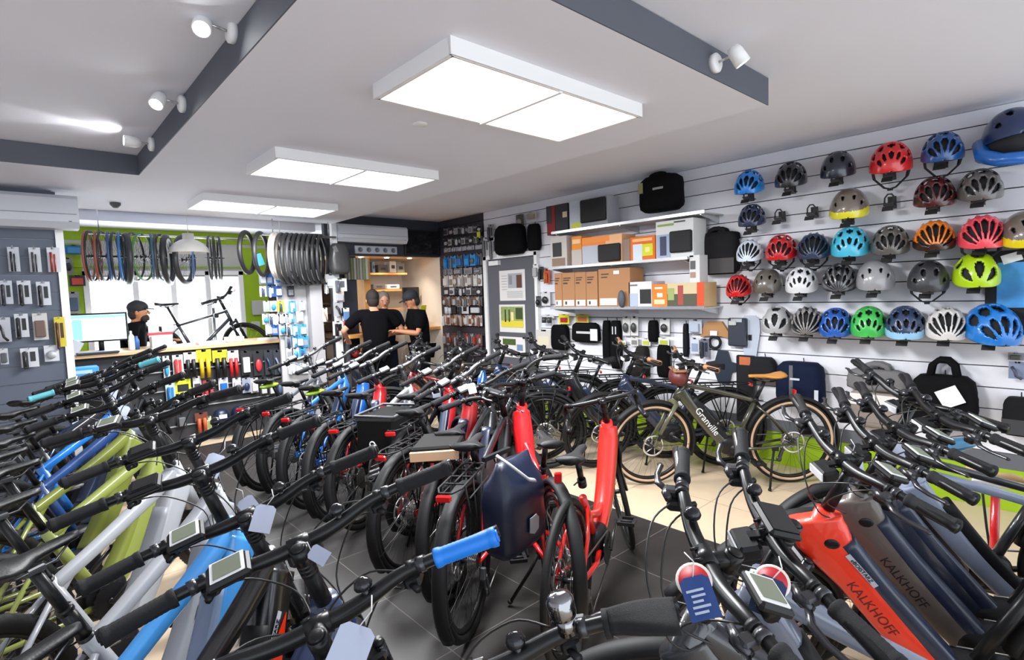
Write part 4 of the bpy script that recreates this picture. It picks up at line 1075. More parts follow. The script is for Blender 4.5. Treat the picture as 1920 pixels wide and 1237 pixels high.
# tan tool pouch (trapezoid)
w, h = size(X, WX, 1316, 598, 1371, 645)
t = thing('tool_pouch', 'tan leather pouch with white card and black ring below', 'pouch'); t.matrix_world = wallM(X, 1343, 618, WX)
MB().prism([(-.17, -.09), (-.17, -.02), (-.09, .10), (.09, .10), (.17, -.02), (.17, -.09), (.08, -.07), (-.08, -.07)], .01, .05, Matrix.Scale(w/.36, 4)).build('flap', mat('tan_board', s2l('a87a4c'), .6), t)
MB().torus((0, -.12, .03), .055, .014, 24, 8, axis='z').build('ring', BLKM, t); MB().box((0, -.03, .053), (.07, .045, .003)).build('card', CARD, t)
# white and navy mudguards
def guard(u, v, pts, label, col, s=1):
    t = thing('mudguard', label, 'mudguard'); t.matrix_world = wallM(X, u, v, WX)
    MB().prism([(x*s, y*s) for x, y in pts], .02, .028).build('blade', plain(col, .5), t); MB().box((0, .0, .032), (.03, .05, .01)).build('clip', PLAS, t)
guard(1409, 632, [(-.05, -.20), (.0, -.24), (.05, -.20), (.09, .06), (.085, .16), (.05, .2), (-.05, .2), (-.085, .16), (-.09, .06)], 'white plastic mudguard hanging beside the silver helmet', 'b4bccb')
guard(1358, 686, [(-.05, -.16), (.06, -.17), (.085, -.05), (.17, -.01), (.17, .03), (.08, .05), (.05, .15), (-.05, .15), (-.08, .05), (-.17, .03), (-.17, -.01), (-.09, -.05)], 'dark navy cross-shaped mudguard under the tan pouch', '1c2636')
for (u, v, w_, h_, c, lb, cat_, nm) in (
    (1385, 622, .17, .26, '2f3440', 'dark clear-wrapped mudguard pack between tan pouch and white mudguard', 'packet', 'packet'),
    (1401, 728, .17, .62, '17171a', 'tall dark slim box standing behind the tan saddle', 'box', 'slim_box')):
    t = thing(nm, lb, cat_); t.matrix_world = wallM(X, u, v, WX, .03); MB().box((0, 0, .02), (w_, h_, .05), bev=.01).build('body', plain(c, .4), t); MB().box((0, h_*.42, .047), (w_*.6, h_*.12, .002)).build('label_strip', plain('b8643c' if h_ > .4 else 'b0b4ba', .6), t)
# black framed picture and packets at the right edge
t = thing('display_board', 'black display board with a blue mountain picture at the right edge', 'display'); t.matrix_world = wallM(X, 1915, 548, WX, .06)
MB().box((0, 0, 0), (.36, .56, .03)).build('board', BLKM, t); MB().box((.02, .05, .017), (.28, .30, .002)).build('picture', mat('blue_picture', s2l('3a8ac8'), .5, var=.6, vscale=9), t); MB().box((-.05, .23, .018), (.10, .06, .002), (0, 0, .3)).build('price_card', CARD, t)

# ---- carded goods
_pk = {}
def pack_mesh(kind, w, h, c1, c2):
    key = (kind, round(w, 2), round(h, 2), c1, c2)
    if key in _pk: return _pk[key]
    card = (MB().box((0, h*.27, .004), (w, h*.46, .003)) if kind == 'pair' else MB().box((0, 0, .004), (w, h, .003))).box((0, h*.46, .004), (w*.3, h*.09, .003)).mesh('card', plain(c1, .55))
    b = MB(); m2 = plain(c2, .4)
    if kind == 'tube': b.tube([(-w*.18, h*.3, .03), (-w*.18, -h*.5, .03)], [w*.11]*2, 10).tube([(w*.08, h*.22, .026), (w*.08, -h*.5, .026)], [w*.08]*2, 10)
    elif kind == 'lock': b.tube([(-w*.22, -h*.3, .03), (-w*.22, h*.1, .03), (-w*.1, h*.26, .03), (w*.1, h*.26, .03), (w*.22, h*.1, .03), (w*.22, -h*.3, .03)], w*.07, 8).box((0, -h*.34, .03), (w*.62, h*.14, .045), bev=.006)
    elif kind == 'round': b.ell((0, -h*.08, .025), (w*.34, h*.26, .022), n=14, k=8)
    elif kind == 'box': b.box((0, -h*.08, .022), (w*.7, h*.62, .034), bev=.005)
    elif kind == 'pair':
        for s in (1, -1): b.tube([(s*w*.22, h*.2, .03), (s*w*.22, -h*.55, .03)], w*.15, 12)
    elif kind == 'long': b.box((-w*.22, -h*.12, .03), (w*.30, h*.92, .035), bev=.008).box((w*.18, h*.05, .007), (w*.3, h*.5, .002)).cyl((-w*.22, -h*.45, .05), (-w*.22, h*.1, .05), w*.06, 8)
    elif kind == 'arc': b.tube([(-w*.3, h*.2, .03), (-w*.1, h*.0, .05), (w*.0, -h*.3, .05), (w*.25, -h*.45, .03)], w*.12, 8)
    else: b.box((0, -h*.1, .008), (w*.7, h*.5, .004))
    pr = b.mesh('product', m2); _pk[key] = (card, pr); return _pk[key]
def pack(face, plane, u, v, wpx, hpx, kind, c1, c2, label, cat='packet', out=.05, group=None, tilt=0, name='carded_product', yaw=0):
    w, h = size(face, plane-out, u-wpx/2, v-hpx/2, u+wpx/2, v+hpx/2)
    ca, pr = pack_mesh(kind, w, h, c1, c2)
    t = link(name, ca, None, matrix=wallM(face, u, v, plane, out) @ Matrix.Rotation(yaw, 4, 'Y') @ Matrix.Rotation(tilt, 4, 'Z')); link('product', pr, t)
    if name == 'carded_product': link('hanging_hook', cached('hook', lambda: MB().tube([(0, 0, -.06), (0, 0, .03), (0, .012, .045)], .0022, 5).mesh('hanging_hook', STL)), t, loc=(0, h*.47, .004))
    return tag(t, label, cat, group)
# grey wall at the left
G = 'grey accessory wall'
LW = [(26, 486, 22, 46, 'tube', 'c9ccd4', '2c2d33', 'black and silver pump on white card, top row left on the grey wall'),
 (66, 487, 22, 46, 'tube', 'd2d4da', '3a3b41', 'silver pump on white card, middle of the top row on the grey wall'),
 (101, 487, 24, 46, 'tube', 'd6d8de', '8a3426', 'pump with orange-red end on white card, top row right on the grey wall'),
 (12, 548, 24, 44, 'long', 'c4c8d2', '25272c', 'white card with slim black tool, second row left on the grey wall'),
 (46, 548, 26, 44, 'long', 'd0d3da', '1c1d21', 'white card with black pump, second row middle on the grey wall'),
 (82, 550, 26, 44, 'long', 'd0d3da', '222328', 'white card with black mini pump, second row right on the grey wall'),
 (8, 618, 26, 46, 'arc', 'b9bcc4', '2a2a2c', 'white card with black bottle cage at the left edge, third row'),
 (41, 610, 26, 44, 'long', 'cfd2d8', '141416', 'white card with glossy black multi tool, third row'),
 (76, 612, 28, 50, 'box', 'c8c6c2', '6a5248', 'card with brown and red parts, third row'),
 (113, 622, 20, 56, 'long', 'd6c43a', '4a2c28', 'bright yellow card with long red-black tool, third row'),
 (56, 670, 34, 36, 'long', 'd6d8dc', '2c2d30', 'white card with black bracket, bottom row middle'),
 (97, 662, 28, 30, 'round', 'd2d4d8', 'a8aab0', 'white card with clear shape, bottom row right'),
 (8, 668, 16, 30, 'box', 'c8cad0', '505258', 'white card cut by the left edge, bottom row')]
for (u, v, w, h, k, a, c, lb) in LW: pack('y', 6.05, u, v, w, h, k, a, c, lb, yaw=-.1)
for v in (463, 493, 525, 560, 600, 640): pass
pack('y', 8.80, 138, 468, 34, 18, 'box', '2f6c98', '3f86b4', 'blue packets hanging above the monitor, left of the hanging wheels', yaw=0)
pack('y', 8.80, 128, 498, 18, 30, 'round', '7a7c82', '1c1c1f', 'dark rounded saddle pack above the monitor', yaw=0)
pack('y', 8.80, 145, 526, 30, 20, 'box', '30343c', 'c4402c', 'dark packet with red print beside the white post', yaw=0)
pack('y', 8.80, 138, 567, 22, 40, 'box', '8c9098', '30445e', 'blue-grey packet above the monitor at the window edge', yaw=0)
# row labels for the pillar display, dark slatwall and counter front
ORD = ['first', 'second', 'third', 'fourth', 'fifth', 'sixth', 'seventh', 'eighth', 'ninth', 'tenth', 'eleventh', 'twelfth', 'thirteenth', 'fourteenth', 'fifteenth', 'sixteenth', 'seventeenth']
NAMES = {'1c4f9c': 'blue', '2f8fd0': 'light blue', 'c8ccd2': 'white', '8a8c92': 'grey', 'c0c0b8': 'cream', '24262c': 'black', 'c4cc2a': 'yellow', 'b82020': 'red', '9aa0a8': 'pale grey', '4b2a22': 'brown'}
rows = [(523, [(492, '9aa0a8'), (505, '1c4f9c'), (520, 'c8ccd2'), (536, '8a8c92'), (550, '9aa0a8'), (568, 'c8ccd2')]),
 (546, [(493, 'c8ccd2'), (508, '1c4f9c'), (522, '1c4f9c'), (545, '24262c')]),
 (574, [(500, '9aa0a8'), (512, 'c8ccd2'), (526, 'c4cc2a'), (548, '2f8fd0'), (566, '9aa0a8')]),
 (594, [(545, '2f8fd0'), (562, 'c8ccd2')]),
 (598, [(498, 'c0c0b8'), (508, 'c8ccd2'), (518, 'c0c0b8'), (528, 'c8ccd2'), (538, 'c0c0b8')]),
 (618, [(504, '9aa0a8'), (515, '1c4f9c'), (530, '9aa0a8'), (541, 'c0c0b8'), (553, '2f8fd0'), (568, '2f8fd0')]),
 (640, [(541, '8a8c92'), (552, '2f8fd0'), (562, '2f8fd0'), (572, '2f8fd0')]),
 (662, [(543, 'c0c0b8'), (554, 'c8ccd2'), (567, '2f8fd0')]),
 (690, [(547, 'c8ccd2'), (560, '9aa0a8'), (572, 'c8ccd2')])]
struct(MB().box((2.62, 7.06, 1.15), (.40, .04, 2.2)), 'trim_6', mat('panel_offwhite', s2l('b4b2b2'), .6))
kinds = ['box', 'flat', 'round', 'tube', 'long']
for i, (v, its) in enumerate(rows):
    for j, (u, c) in enumerate(its):
        pack('y', 7.04, u, v, 13, 20, kinds[(i*3+j) % 5], c, ['e0e4ea', '30405c', '8c9098', 'd8dce2', '2f8fd0'][(i+2*j) % 5], '%s packet, %s from left in the %s row beside the grey pillar' % (NAMES[c], ORD[j], ORD[i]))
# dark slatwall on the right wall: rows of small carded parts
DR = [(432, 8, 12, 'grey', ['8a8c92', '3a3a3e', 'b0b0b2']), (452, 9, 12, 'white and black', ['2a2a2e', 'b8b8bc', '60605e']), (466, 5, 8, 'long silver', ['9a9aa0']), (489, 6, 22, 'blue', ['1f66a8', '2f8fd0', '5a5c60']), (508, 4, 12, 'grey', ['8a8c92', '707278']),
 (526, 8, 22, 'white', ['c0bcb8', 'd0d0d0', '8a7a70']), (546, 7, 14, 'black and white', ['3a3a3e', 'c0c0c4', '50525a']), (565, 12, 18, 'bronze and silver', ['7a5a4a', 'a8a8a8', '5c5c60']), (580, 3, 16, 'black', ['28282c', 'c0c4c8']), (600, 11, 20, 'brown and white', ['a89a8c', 'c4c4c4', '7a4a38']), (636, 13, 22, 'mixed red and silver', ['6a4a44', '9c9ca0', '48484c', 'a03a30']), (655, 9, 14, 'dark', ['3a3c40', '606468'])]
for i, (v, n, h, nm, cs) in enumerate(DR):
    for j in range(n):
        u = 832+(905-832)*(j+.5)/n
        vv = v+(u-868)*(-.10 if v < 500 else (-.03 if v < 540 else (.0 if v < 600 else .03)))
        pack('x', WX, u, vv, 70/n*.9, h, kinds[(i+j) % 5], cs[j % len(cs)], cs[(j+1) % len(cs)], 'small %s carded part, dark slatwall row %s, %s from the left' % (nm, ORD[i], ORD[j]), group='%s parts in the %s row of the dark slatwall' % (nm, ORD[i]))
# above the door and beside it
for k, (u, v, w, h, kd, a, c, lb) in enumerate([
 (921, 436, 9, 30, 'long', '8c8c8e', '38383c', 'grey hanging strap pack over the left edge of the door'),
 (898, 438, 9, 26, 'flat', '1d1d1f', 'd0dc40', 'black pack with yellow sign left above the door'),
 (912, 462, 10, 34, 'long', 'b8b8ba', '58585c', 'pale long pack, left of two above the door frame'),
 (925, 464, 10, 38, 'long', 'c4c4c6', '68686c', 'pale long pack, right of two above the door frame'),
 (975, 415, 14, 26, 'round', '55534f', '8c8880', 'brown-grey glove pack above the rucksack'),
 (997, 405, 18, 14, 'box', 'c4b8ac', '9c8c80', 'beige card high above the door'),
 (1005, 508, 10, 26, 'box', 'd8d8d8', 'a8a8aa', 'white packet hanging right of the upper door picture'),
 (1016, 512, 8, 24, 'long', '303034', '18181a', 'dark packet hanging right of the door'),
 (1026, 518, 11, 26, 'tube', 'b84a2c', 'd07030', 'orange-red packet left of the brown cartons'),
 (1024, 560, 16, 26, 'round', 'd0d0d2', '202022', 'white card with black round part left of the brown cartons'),
 (1010, 565, 9, 20, 'round', '4a4a4e', '1a1a1c', 'dark small part at the right door frame'),
 (1028, 597, 22, 14, 'pair', 'c8c8c6', '404044', 'white card with two dark parts below the lower shelf'),
 (1058, 598, 19, 18, 'flat', 'd4cc1c', 'a02020', 'yellow card with small red mark under the lower shelf'),
 (1092, 597, 24, 16, 'flat', 'b8b040', 'b06030', 'green and brown card under the lower shelf'),
 (1020, 635, 30, 34, 'flat', 'c8c4be', 'd8d0b8', 'large pale plastic bag pack beside the door'),
 (1175, 611, 14, 36, 'round', 'd0cecb', '4a4a4a', 'white card with cyclist print, left of the pair'),
 (1190, 611, 14, 36, 'round', 'd0cecb', '3c3c3c', 'white card with cyclist print, right of the pair'),
 (1168, 645, 12, 16, 'box', 'd0d0d0', 'c0c030', 'small white tag card with yellow-green mark under the cyclist cards'),
 (1190, 640, 14, 16, 'flat', 'd2cdc8', '808080', 'small white folded card right of the marked tag'),
 (1212, 641, 16, 14, 'flat', 'd4d0cc', 'b8c040', 'white card with lime corner above the rolled bag'),
 (1247, 612, 18, 30, 'round', 'd2d0ce', '303030', 'white card with round cyclist print above the tapering bag'),
 (1245, 640, 20, 14, 'flat', 'd4d2ce', 'b0b830', 'white card with lime mark above the tapering bag'),
 (1304, 612, 24, 26, 'box', 'c4cad4', 'aab4c4', 'silvery wrapped packet left of the tan pouch'),
 (1303, 648, 16, 30, 'flat', 'c2c8d6', '8a9ab4', 'pale blue printed card left of the tan pouch'),
 (1322, 652, 16, 34, 'long', '5c6270', '2c303a', 'slate grey packet below the tan pouch on its left'),
 (1376, 604, 20, 14, 'box', '2a2a2c', 'b8b8b8', 'black clip with white card right of the tan pouch'),
 (1905, 668, 30, 14, 'box', '8a8c90', '50504c', 'grey packed part at the right edge, upper of two'),
 (1908, 694, 34, 32, 'arc', '7c86a0', '40465a', 'blue-grey packed part at the right edge, lower of two')]):
    pack('x', WX, u, v, w, h, kd, a, c, lb)
# pictures on the door
for (v0, v1, lb, cols) in ((508, 563, 'white poster with small mountain photo, topmost on the grey door', 0), (571, 624, 'poster with a sunny green forest photo, middle on the grey door', 1), (630, 665, 'poster with plants and a white jar, lowest on the grey door', 2)):
    a = onx(936, v0, WX-.03); c = onx(986, v1 if v1 != 665 else 672, WX-.03); w = a.y-c.y; h = a.z-c.z
    t = link('poster', MB().box((0, 0, 0), (w, h, .003)).mesh('paper', plain('dcdad8', .6)), None, matrix=basis((0, -1, 0), (0, 0, 1), ((WX-.032), (a.y+c.y)/2, (a.z+c.z)/2)))
    tag(t, lb, 'poster'); b = MB()
    if cols == 0:
        b.box((w*.12, h*.15, .003), (w*.55, h*.48, .001), mi=0).box((w*.28, h*.12, .0045), (w*.2, h*.42, .001), mi=1).box((-w*.05, h*.18, .0045), (w*.12, h*.3, .001), mi=2)
        for k in range(6): b.box((-w*.3, h*(.32-.09*k), .003), (w*.22, h*.015, .001), mi=2); b.box((w*.1, h*(-.2-.04*k), .003), (w*.6, h*.012, .001), mi=2)
        mm = [plain('a8a8b0', .6), plain('5c3c30', .6), plain('8a8a8c', .6)]
    elif cols == 1:
        b.box((0, h*.05, .003), (w*.86, h*.75, .001), mi=0).box((0, -h*.2, .0045), (w*.86, h*.24, .001), mi=1).box((w*.28, h*.18, .0045), (w*.26, h*.4, .001), mi=2).box((-w*.25, h*.1, .0045), (w*.06, h*.45, .001), mi=2).box((-w*.1, h*.1, .0045), (w*.05, h*.45, .001), mi=2).box((w*.02, h*.08, .005), (w*.1, h*.3, .001), mi=3)
        mm = [mat('forest_print', s2l('8c9c5c'), .6, var=.5, vscale=20), plain('d8c840', .6), mat('tree_print', s2l('3c4a26'), .6, var=.4, vscale=25), plain('ecd89c', .6)]
    else:
        b.box((-w*.1, h*.25, .003), (w*.5, h*.3, .001), mi=0).box((w*.3, -.0, .003), (w*.22, h*.3, .001), mi=1); mm = [mat('plant_print', s2l('4a5c2c'), .6, var=.6, vscale=25), plain('7088a8', .6)]
    link('printed_picture', b.mesh('printed_picture', mm), t)
# ------------------------------------------------------------------ counter and what hangs below it
WOOD = mat('counter_wood', s2l('c9a57c'), .5, var=.18, vscale=14)
CY_ = 7.10
t = thing('service_counter', 'long high wooden-topped sales counter in front of the workshop window', 'counter', (1.4, CY_, 0))
MB().box((0, .33, 1.105), (2.18, .70, .038), bev=.004).build('countertop', WOOD, t)
MB().box((.02, .36, .54), (2.10, .6, 1.08)).build('counter_body', mat('counter_body', s2l('2a2a2e'), .6), t)
b = MB()
for z in (.22, .42, .64, .86): b.box((.0, .045, z+.0), (2.1, .02, .012))
b.build('hanging_rail', mat('rail_pale', s2l('9a9a9a'), .5), t)
MB().box((1.07, .05, .55), (.05, .06, 1.08)).build('end_post', mat('post_blue', s2l('8a94a8'), .5), t)
PC = [
 (312, 690, 12, 46, 'round', 'd2d6da', '3a9cc8', 'white card with round blue part under the counter, left end'),
 (334, 688, 20, 46, 'long', 'd4d4d6', 'c83c38', 'white card with red pink tool under the counter'),
 (357, 682, 24, 44, 'pair', 'c8c4b4', '17171a', 'pair of black handlebar grips on a card under the counter'),
 (383, 680, 28, 50, 'pair', 'c6c21c', 'd0a818', 'pair of yellow grips on a yellow card, hung under the counter'),
 (413, 680, 28, 48, 'pair', 'c8c41e', '1a1a1c', 'pair of black grips on a yellow card, hung under the counter'),
 (437, 680, 22, 46, 'pair', 'c8cccc', 'c01c1c', 'pair of red grips on a white card, hung under the counter'),
 (461, 680, 18, 46, 'box', '1b1b1d', 'c4c6c8', 'black pack with white price card, first right of the red grips'),
 (484, 681, 18, 46, 'round', '1b1b1d', 'b83038', 'black pack with round red part, second right of the red grips'),
 (504, 679, 16, 46, 'arc', '23262e', '2c3c58', 'black pack with blue-grey part, third right of the red grips'),
 (520, 679, 14, 46, 'arc', '2a2c34', '6a7488', 'dark pack at the right end under the counter'),
 (320, 738, 18, 40, 'long', 'b8c8d8', '2c78b0', 'pale blue card in the middle row under the counter, left'),
 (343, 724, 30, 26, 'flat', 'c6ce20', '26262a', 'lime yellow card in the middle row under the counter'),
 (370, 725, 16, 40, 'flat', 'c2c0be', '3a3a3c', 'white card with small black signs beside the lime card'),
 (376, 745, 22, 20, 'pair', '8a3a30', 'c04038', 'small red parts low in the middle row under the counter'),
 (391, 730, 22, 36, 'pair', '9c3430', 'c83034', 'pair of red parts in the middle row under the counter'),
 (419, 726, 18, 36, 'box', 'c8ccd4', '1f62b0', 'white card with bright blue part under the counter'),
 (444, 722, 16, 28, 'box', 'c4c4c4', 'b0b0ae', 'white and grey card right of the blue one under the counter'),
 (462, 722, 16, 28, 'round', '8a90a0', '1e2c4c', 'grey card with navy part under the counter'),
 (477, 722, 14, 28, 'box', 'a8a4a4', 'd0cccc', 'card with brown stripe and white label under the counter'),
 (494, 724, 14, 34, 'box', '222226', 'b8b8ba', 'black pack with white label, left of three under the counter'),
 (510, 724, 14, 34, 'box', '26262a', 'c0c0c2', 'black pack with white label, middle of three under the counter'),
 (524, 726, 12, 34, 'round', '26262a', '4a5c7c', 'black pack with blue part, right of three under the counter'),
 (318, 776, 20, 10, 'flat', 'c4c428', 'a0a020', 'yellow strip card in the lowest row under the counter'),
 (378, 790, 24, 34, 'pair', '6a3a2c', 'c05028', 'orange-red grips in the lowest row under the counter'),
 (341, 788, 18, 26, 'box', '28282b', '6a6a6c', 'dark carded part in the lowest row under the counter'),
 (392, 793, 9, 26, 'flat', 'c8c8a8', '90a060', 'pale green card beside the orange-red grips'),
 (492, 766, 14, 18, 'round', '33333a', 'b02828', 'dark card with round red lamp at the lowest row')]
for (u, v, w, h, kd, a, c, lb) in PC: pack('y', CY_, u, v, w, h, kd, a, c, lb, out=.0)
for k, (u, v, lb) in enumerate(((411, 782, 'left'), (445, 776, 'right'))):
    w, h = size('y', CY_, u-15, v-18, u+15, v+18)
    q = thing('hanging_helmet', 'navy helmet bag with white label under the counter, %s of two' % lb, 'bag'); q.matrix_world = wallM('y', u, v, CY_, -.04)
    MB().ell((0, 0, .09), (w/2, h/2, .085), n=20, k=12, pw=.8).build('bag_body', mat('navy_gloss', s2l('18223c'), .35), q); MB().box((0, h*.15, .178), (w*.5, h*.2, .004)).build('label_card', CARD, q)
# blue boxes on the low shelf left of the counter
for k, (x, z, w, h, lb) in enumerate(((.30, .86, .24, .09, 'bright blue box, lower left of three by the counter end'), (.52, .87, .20, .085, 'bright blue box, lower right of three by the counter end'), (.40, .965, .26, .08, 'light blue box on top of the two others by the counter end'))):
    tag(MB().box((0, 0, h/2), (w, .2, h), bev=.003).box((0, -.101, h/2), (w*.6, .002, h*.4), mi=1).build('blue_box', [plain('1a7ccc' if k < 2 else '3f94d2', .5), plain('a8c8dc', .5)], loc=(x, 6.62+.0, z)), lb, 'box')
q = thing('low_shelf', 'dark low shelf unit left of the counter', 'shelf', (.0, 6.6, 0))
MB().box((.2, .05, .845), (1.2, .42, .025)).build('shelf_board', mat('shelf_dark', s2l('3a383c'), .6), q); MB().box((.2, .24, .42), (1.2, .03, .83)).build('back_panel', mat('shelf_dark', s2l('3a383c'), .6), q)
# monitor and things on the counter
CT = 1.125
def onc(u, y): p = ony(u, 650, y); return Vector((p.x, y, CT))
p = onc(190, 7.35); t = thing('monitor', 'computer monitor with pale blue window on the counter', 'monitor', p, (0, 0, R(-12)))
MB().box((0, 0, .27), (.50, .03, .31), bev=.004).build('casing', BLKM, t)
sb = MB().box((0, -.0165, .27), (.47, .002, .275), mi=0).box((0, -.018, .39), (.47, .001, .03), mi=1).box((.05, -.018, .30), (.30, .001, .02), mi=2)
for k in range(6): sb.box((.06, -.018, .265-.022*k), (.3-.03*(k % 3), .001, .006), mi=3)
sb.box((-.19, -.018, .25), (.08, .001, .22), mi=1)
sb.build('screen', [mat('screen_lit', (.8, .9, 1), .3, emit=(.72, .86, .95), estr=.85), mat('screen_bar', (.2, .45, .6), .3, emit=(.25, .55, .72), estr=.7), mat('screen_line', (.5, .6, .7), .3, emit=(.6, .7, .78), estr=.6), mat('screen_text', (.4, .4, .5), .3, emit=(.6, .45, .45), estr=.6)], t)
MB().cyl((0, .02, .02), (0, .02, .16), .025, 12).lathe([(.11, 0), (.11, .012), (.03, .02), (0, .02)], n=24).build('stand', BLKM, t)
def item(mb, name, mats, u, y, label, cat, rz=0): return tag(mb.build(name, mats, loc=onc(u, y), rot=(0, 0, rz)), label, cat)
item(MB().box((0, 0, .05), (.10, .05, .20), (0, .5, .2), bev=.005), 'card_reader', plain('a9acb4', .5), 137, 7.25, 'grey tilted card terminal at the left end of the counter', 'terminal')
item(MB().box((0, 0, .012), (.36, .13, .02), bev=.004).box((0, 0, .024), (.33, .10, .004), mi=1), 'keyboard', [plain('2c2e34', .5), plain('8a94a8', .5)], 183, 7.12, 'dark keyboard in front of the monitor on the counter', 'keyboard')
item(MB().lathe([(.03, 0), (.032, .01), (.03, .15), (.012, .18), (.012, .21), (0, .215)], n=20), 'spray_bottle', plain('d6d8dc', .4), 247, 7.3, 'white spray bottle right of the monitor', 'bottle')
item(MB().lathe([(.025, 0), (.026, .1), (.012, .13), (.012, .15), (0, .15)], n=16), 'blue_bottle', plain('2c5c9c', .4), 257, 7.32, 'small blue bottle right of the white spray bottle', 'bottle')
t = item(MB().box((0, 0, .07), (.20, .16, .14), bev=.002), 'display_box', plain('d0ccca', .7), 303, 7.2, 'white speckled display box on the counter below the red and white cards', 'box')
t = item(MB().box((-.08, 0, .22), (.10, .02, .20), bev=.002).box((.05, .0, .23), (.10, .02, .22), bev=.002).box((-.02, -.012, .165), (.24, .004, .03), mi=1), 'leaflet_rack', [plain('d8cfcc', .6), plain('b83038', .6)], 306, 7.24, 'white leaflet rack with a red band on the counter', 'rack')
item(MB().box((0, 0, .015), (.28, .2, .03)), 'paper_stack', CARD, 395, 7.3, 'stack of white paper on the counter beside the repair stand', 'paper')
item(MB().box((0, 0, .03), (.2, .14, .06), bev=.004), 'pale_box', plain('d2c8b4', .6), 440, 7.38, 'long pale cardboard tray near the right end of the counter', 'box')
item(MB().box((0, 0, .012), (.22, .1, .024)), 'white_tray', CARD, 503, 7.22, 'flat white tray at the right end of the counter', 'tray')
# ------------------------------------------------------------------ hanging wheels above the window
t = thing('wheel_rail', 'long steel rail carrying the bicycle wheels above the workshop window', 'rail', (1.7, 7.9, 2.46))
MB().cyl((-1.05, 0, 0), (1.25, 0, 0), .012, 10).cyl((-.95, 0, 0), (-.95, 0, .3), .006, 8).cyl((1.1, 0, 0), (1.1, 0, .3), .006, 8).build('tube', STL, t)
def m_wrim(): return cached('wr', lambda: MB().torus((0, 0, 0), .275, .013, 48, 6).mesh('rim', BLK))
wl_ = [(166, '8a4a34', 'rust brown', .22, 0), (172, '202024', 'black', .25, 0), (184, '8a4a34', 'rust brown', .16, 0), (194, '26282e', 'black', .25, 0), (205, '2c4a78', 'dark blue', .12, 0), (216, '26282e', 'black', .2, 0), (226, '2c66a0', 'blue', .14, 0), (238, '2a2a2c', 'fat black', .03, 1), (252, '2e2e30', 'black', .4, 0), (268, '4a7a3c', 'black and green', .42, 0), (284, '35506c', 'grey-blue', .1, 0), (292, '3a3a3c', 'black', .16, 0), (302, '222226', 'black', .3, 0), (314, '232327', 'black', .3, 1), (345, '2c2c30', 'black', .45, 1), (358, '3c5c8c', 'blue', .12, 0), (393, '3a3a3c', 'black', .25, 0), (402, '242428', 'black', .22, 0), (411, '2a2a2c', 'black', .15, 0)]
for k, (u, c, nm, ya, fat) in enumerate(wl_):
    p = ony(u, 476, 7.9); p.z = 2.20-.03*fat
    t = thing('bicycle_wheel', 'hanging %s wheel, %s from the left above the workshop window' % (nm, ORD[k] if k < 17 else ['eighteenth', 'nineteenth'][k-17]), 'wheel', p, (0, 0, R(90)-ya*1.2), group='wheels hanging above the workshop window')
    me = cached('wt%d' % fat, lambda: MB().torus((0, 0, 0), .285, .034 if fat else .013, 44, 8).mesh('tire', RUB)); o = link('tire', me, t); setmat(o, mat('tyre_'+c, s2l(c), .5))
    if not fat or k == 14: o = link('spokes', m_spokes(), t); o.scale = (.95, .95, .95)
# ------------------------------------------------------------------ bundle of tyres
t = thing('tyre_rail', 'short steel rail carrying the bundle of tyres', 'rail', (2.65, 6.86, 2.42)); MB().cyl((-.45, 0, 0), (.5, 0, 0), .014, 10).cyl((-.3, 0, 0), (-.3, 0, .19), .006, 8).cyl((.4, 0, 0), (.4, 0, .19), .006, 8).build('tube', STL, t)
TY = [(463, .235, .028, '1a1a1c', 'black'), (490, .25, .026, '26262a', 'dark grey'), (517, .27, .020, 'cfc8c0', 'cream white'), (523, .275, .02, 'b8b0a8', 'pale grey'), (531, .29, .022, '3c3a38', 'grey'), (541, .3, .024, '2a2a2b', 'black'), (550, .3, .022, '38363a', 'grey'), (559, .305, .024, '222224', 'black'), (568, .305, .022, '2c2c2e', 'black'), (577, .305, .024, '1e1e20', 'black'), (586, .3, .022, '28282a', 'black'), (595, .3, .024, '1c1c1e', 'black'), (604, .3, .022, '242426', 'black')]
for k, (u, rr, r2, c, nm) in enumerate(TY):
    p = ony(u, 468, 6.86); p.z = 2.43-rr
    t = link('bicycle_tyre', MB().torus((0, 0, 0), rr-.0, r2, 44, 8).mesh('tyre', mat('tyre_'+c, s2l(c), .5, bump=.3, bscale=120)), None, p, (0, 0, R(90)-.62))
    tag(t, '%s spare tyre, %s from the left in the hanging bundle' % (nm, ORD[k]), 'tyre', 'spare tyres in the hanging bundle')
q = thing('tyre_label', 'bright blue diamond label hanging between the two left tyres', 'label'); q.matrix_world = wallM('y', 485, 487, 6.8); MB().box((0, 0, 0), (.1, .14, .004), (0, 0, .3)).build('card', plain('2484d8', .5), q)
q = thing('hanging_cape', 'dark grey rounded bag hanging right of the tyre bundle', 'bag'); q.matrix_world = wallM('y', 631, 486, 6.92)
soft(MB(), .27, .40, .16, taper=.75, seed=4, rows=12, n=20).build('bag_body', mat('cape_grey', s2l('3c3b3d'), .35), q); MB().box((-.08, .12, .162), (.05, .08, .004), (0, 0, .4)).build('silver_patch', STL, q)
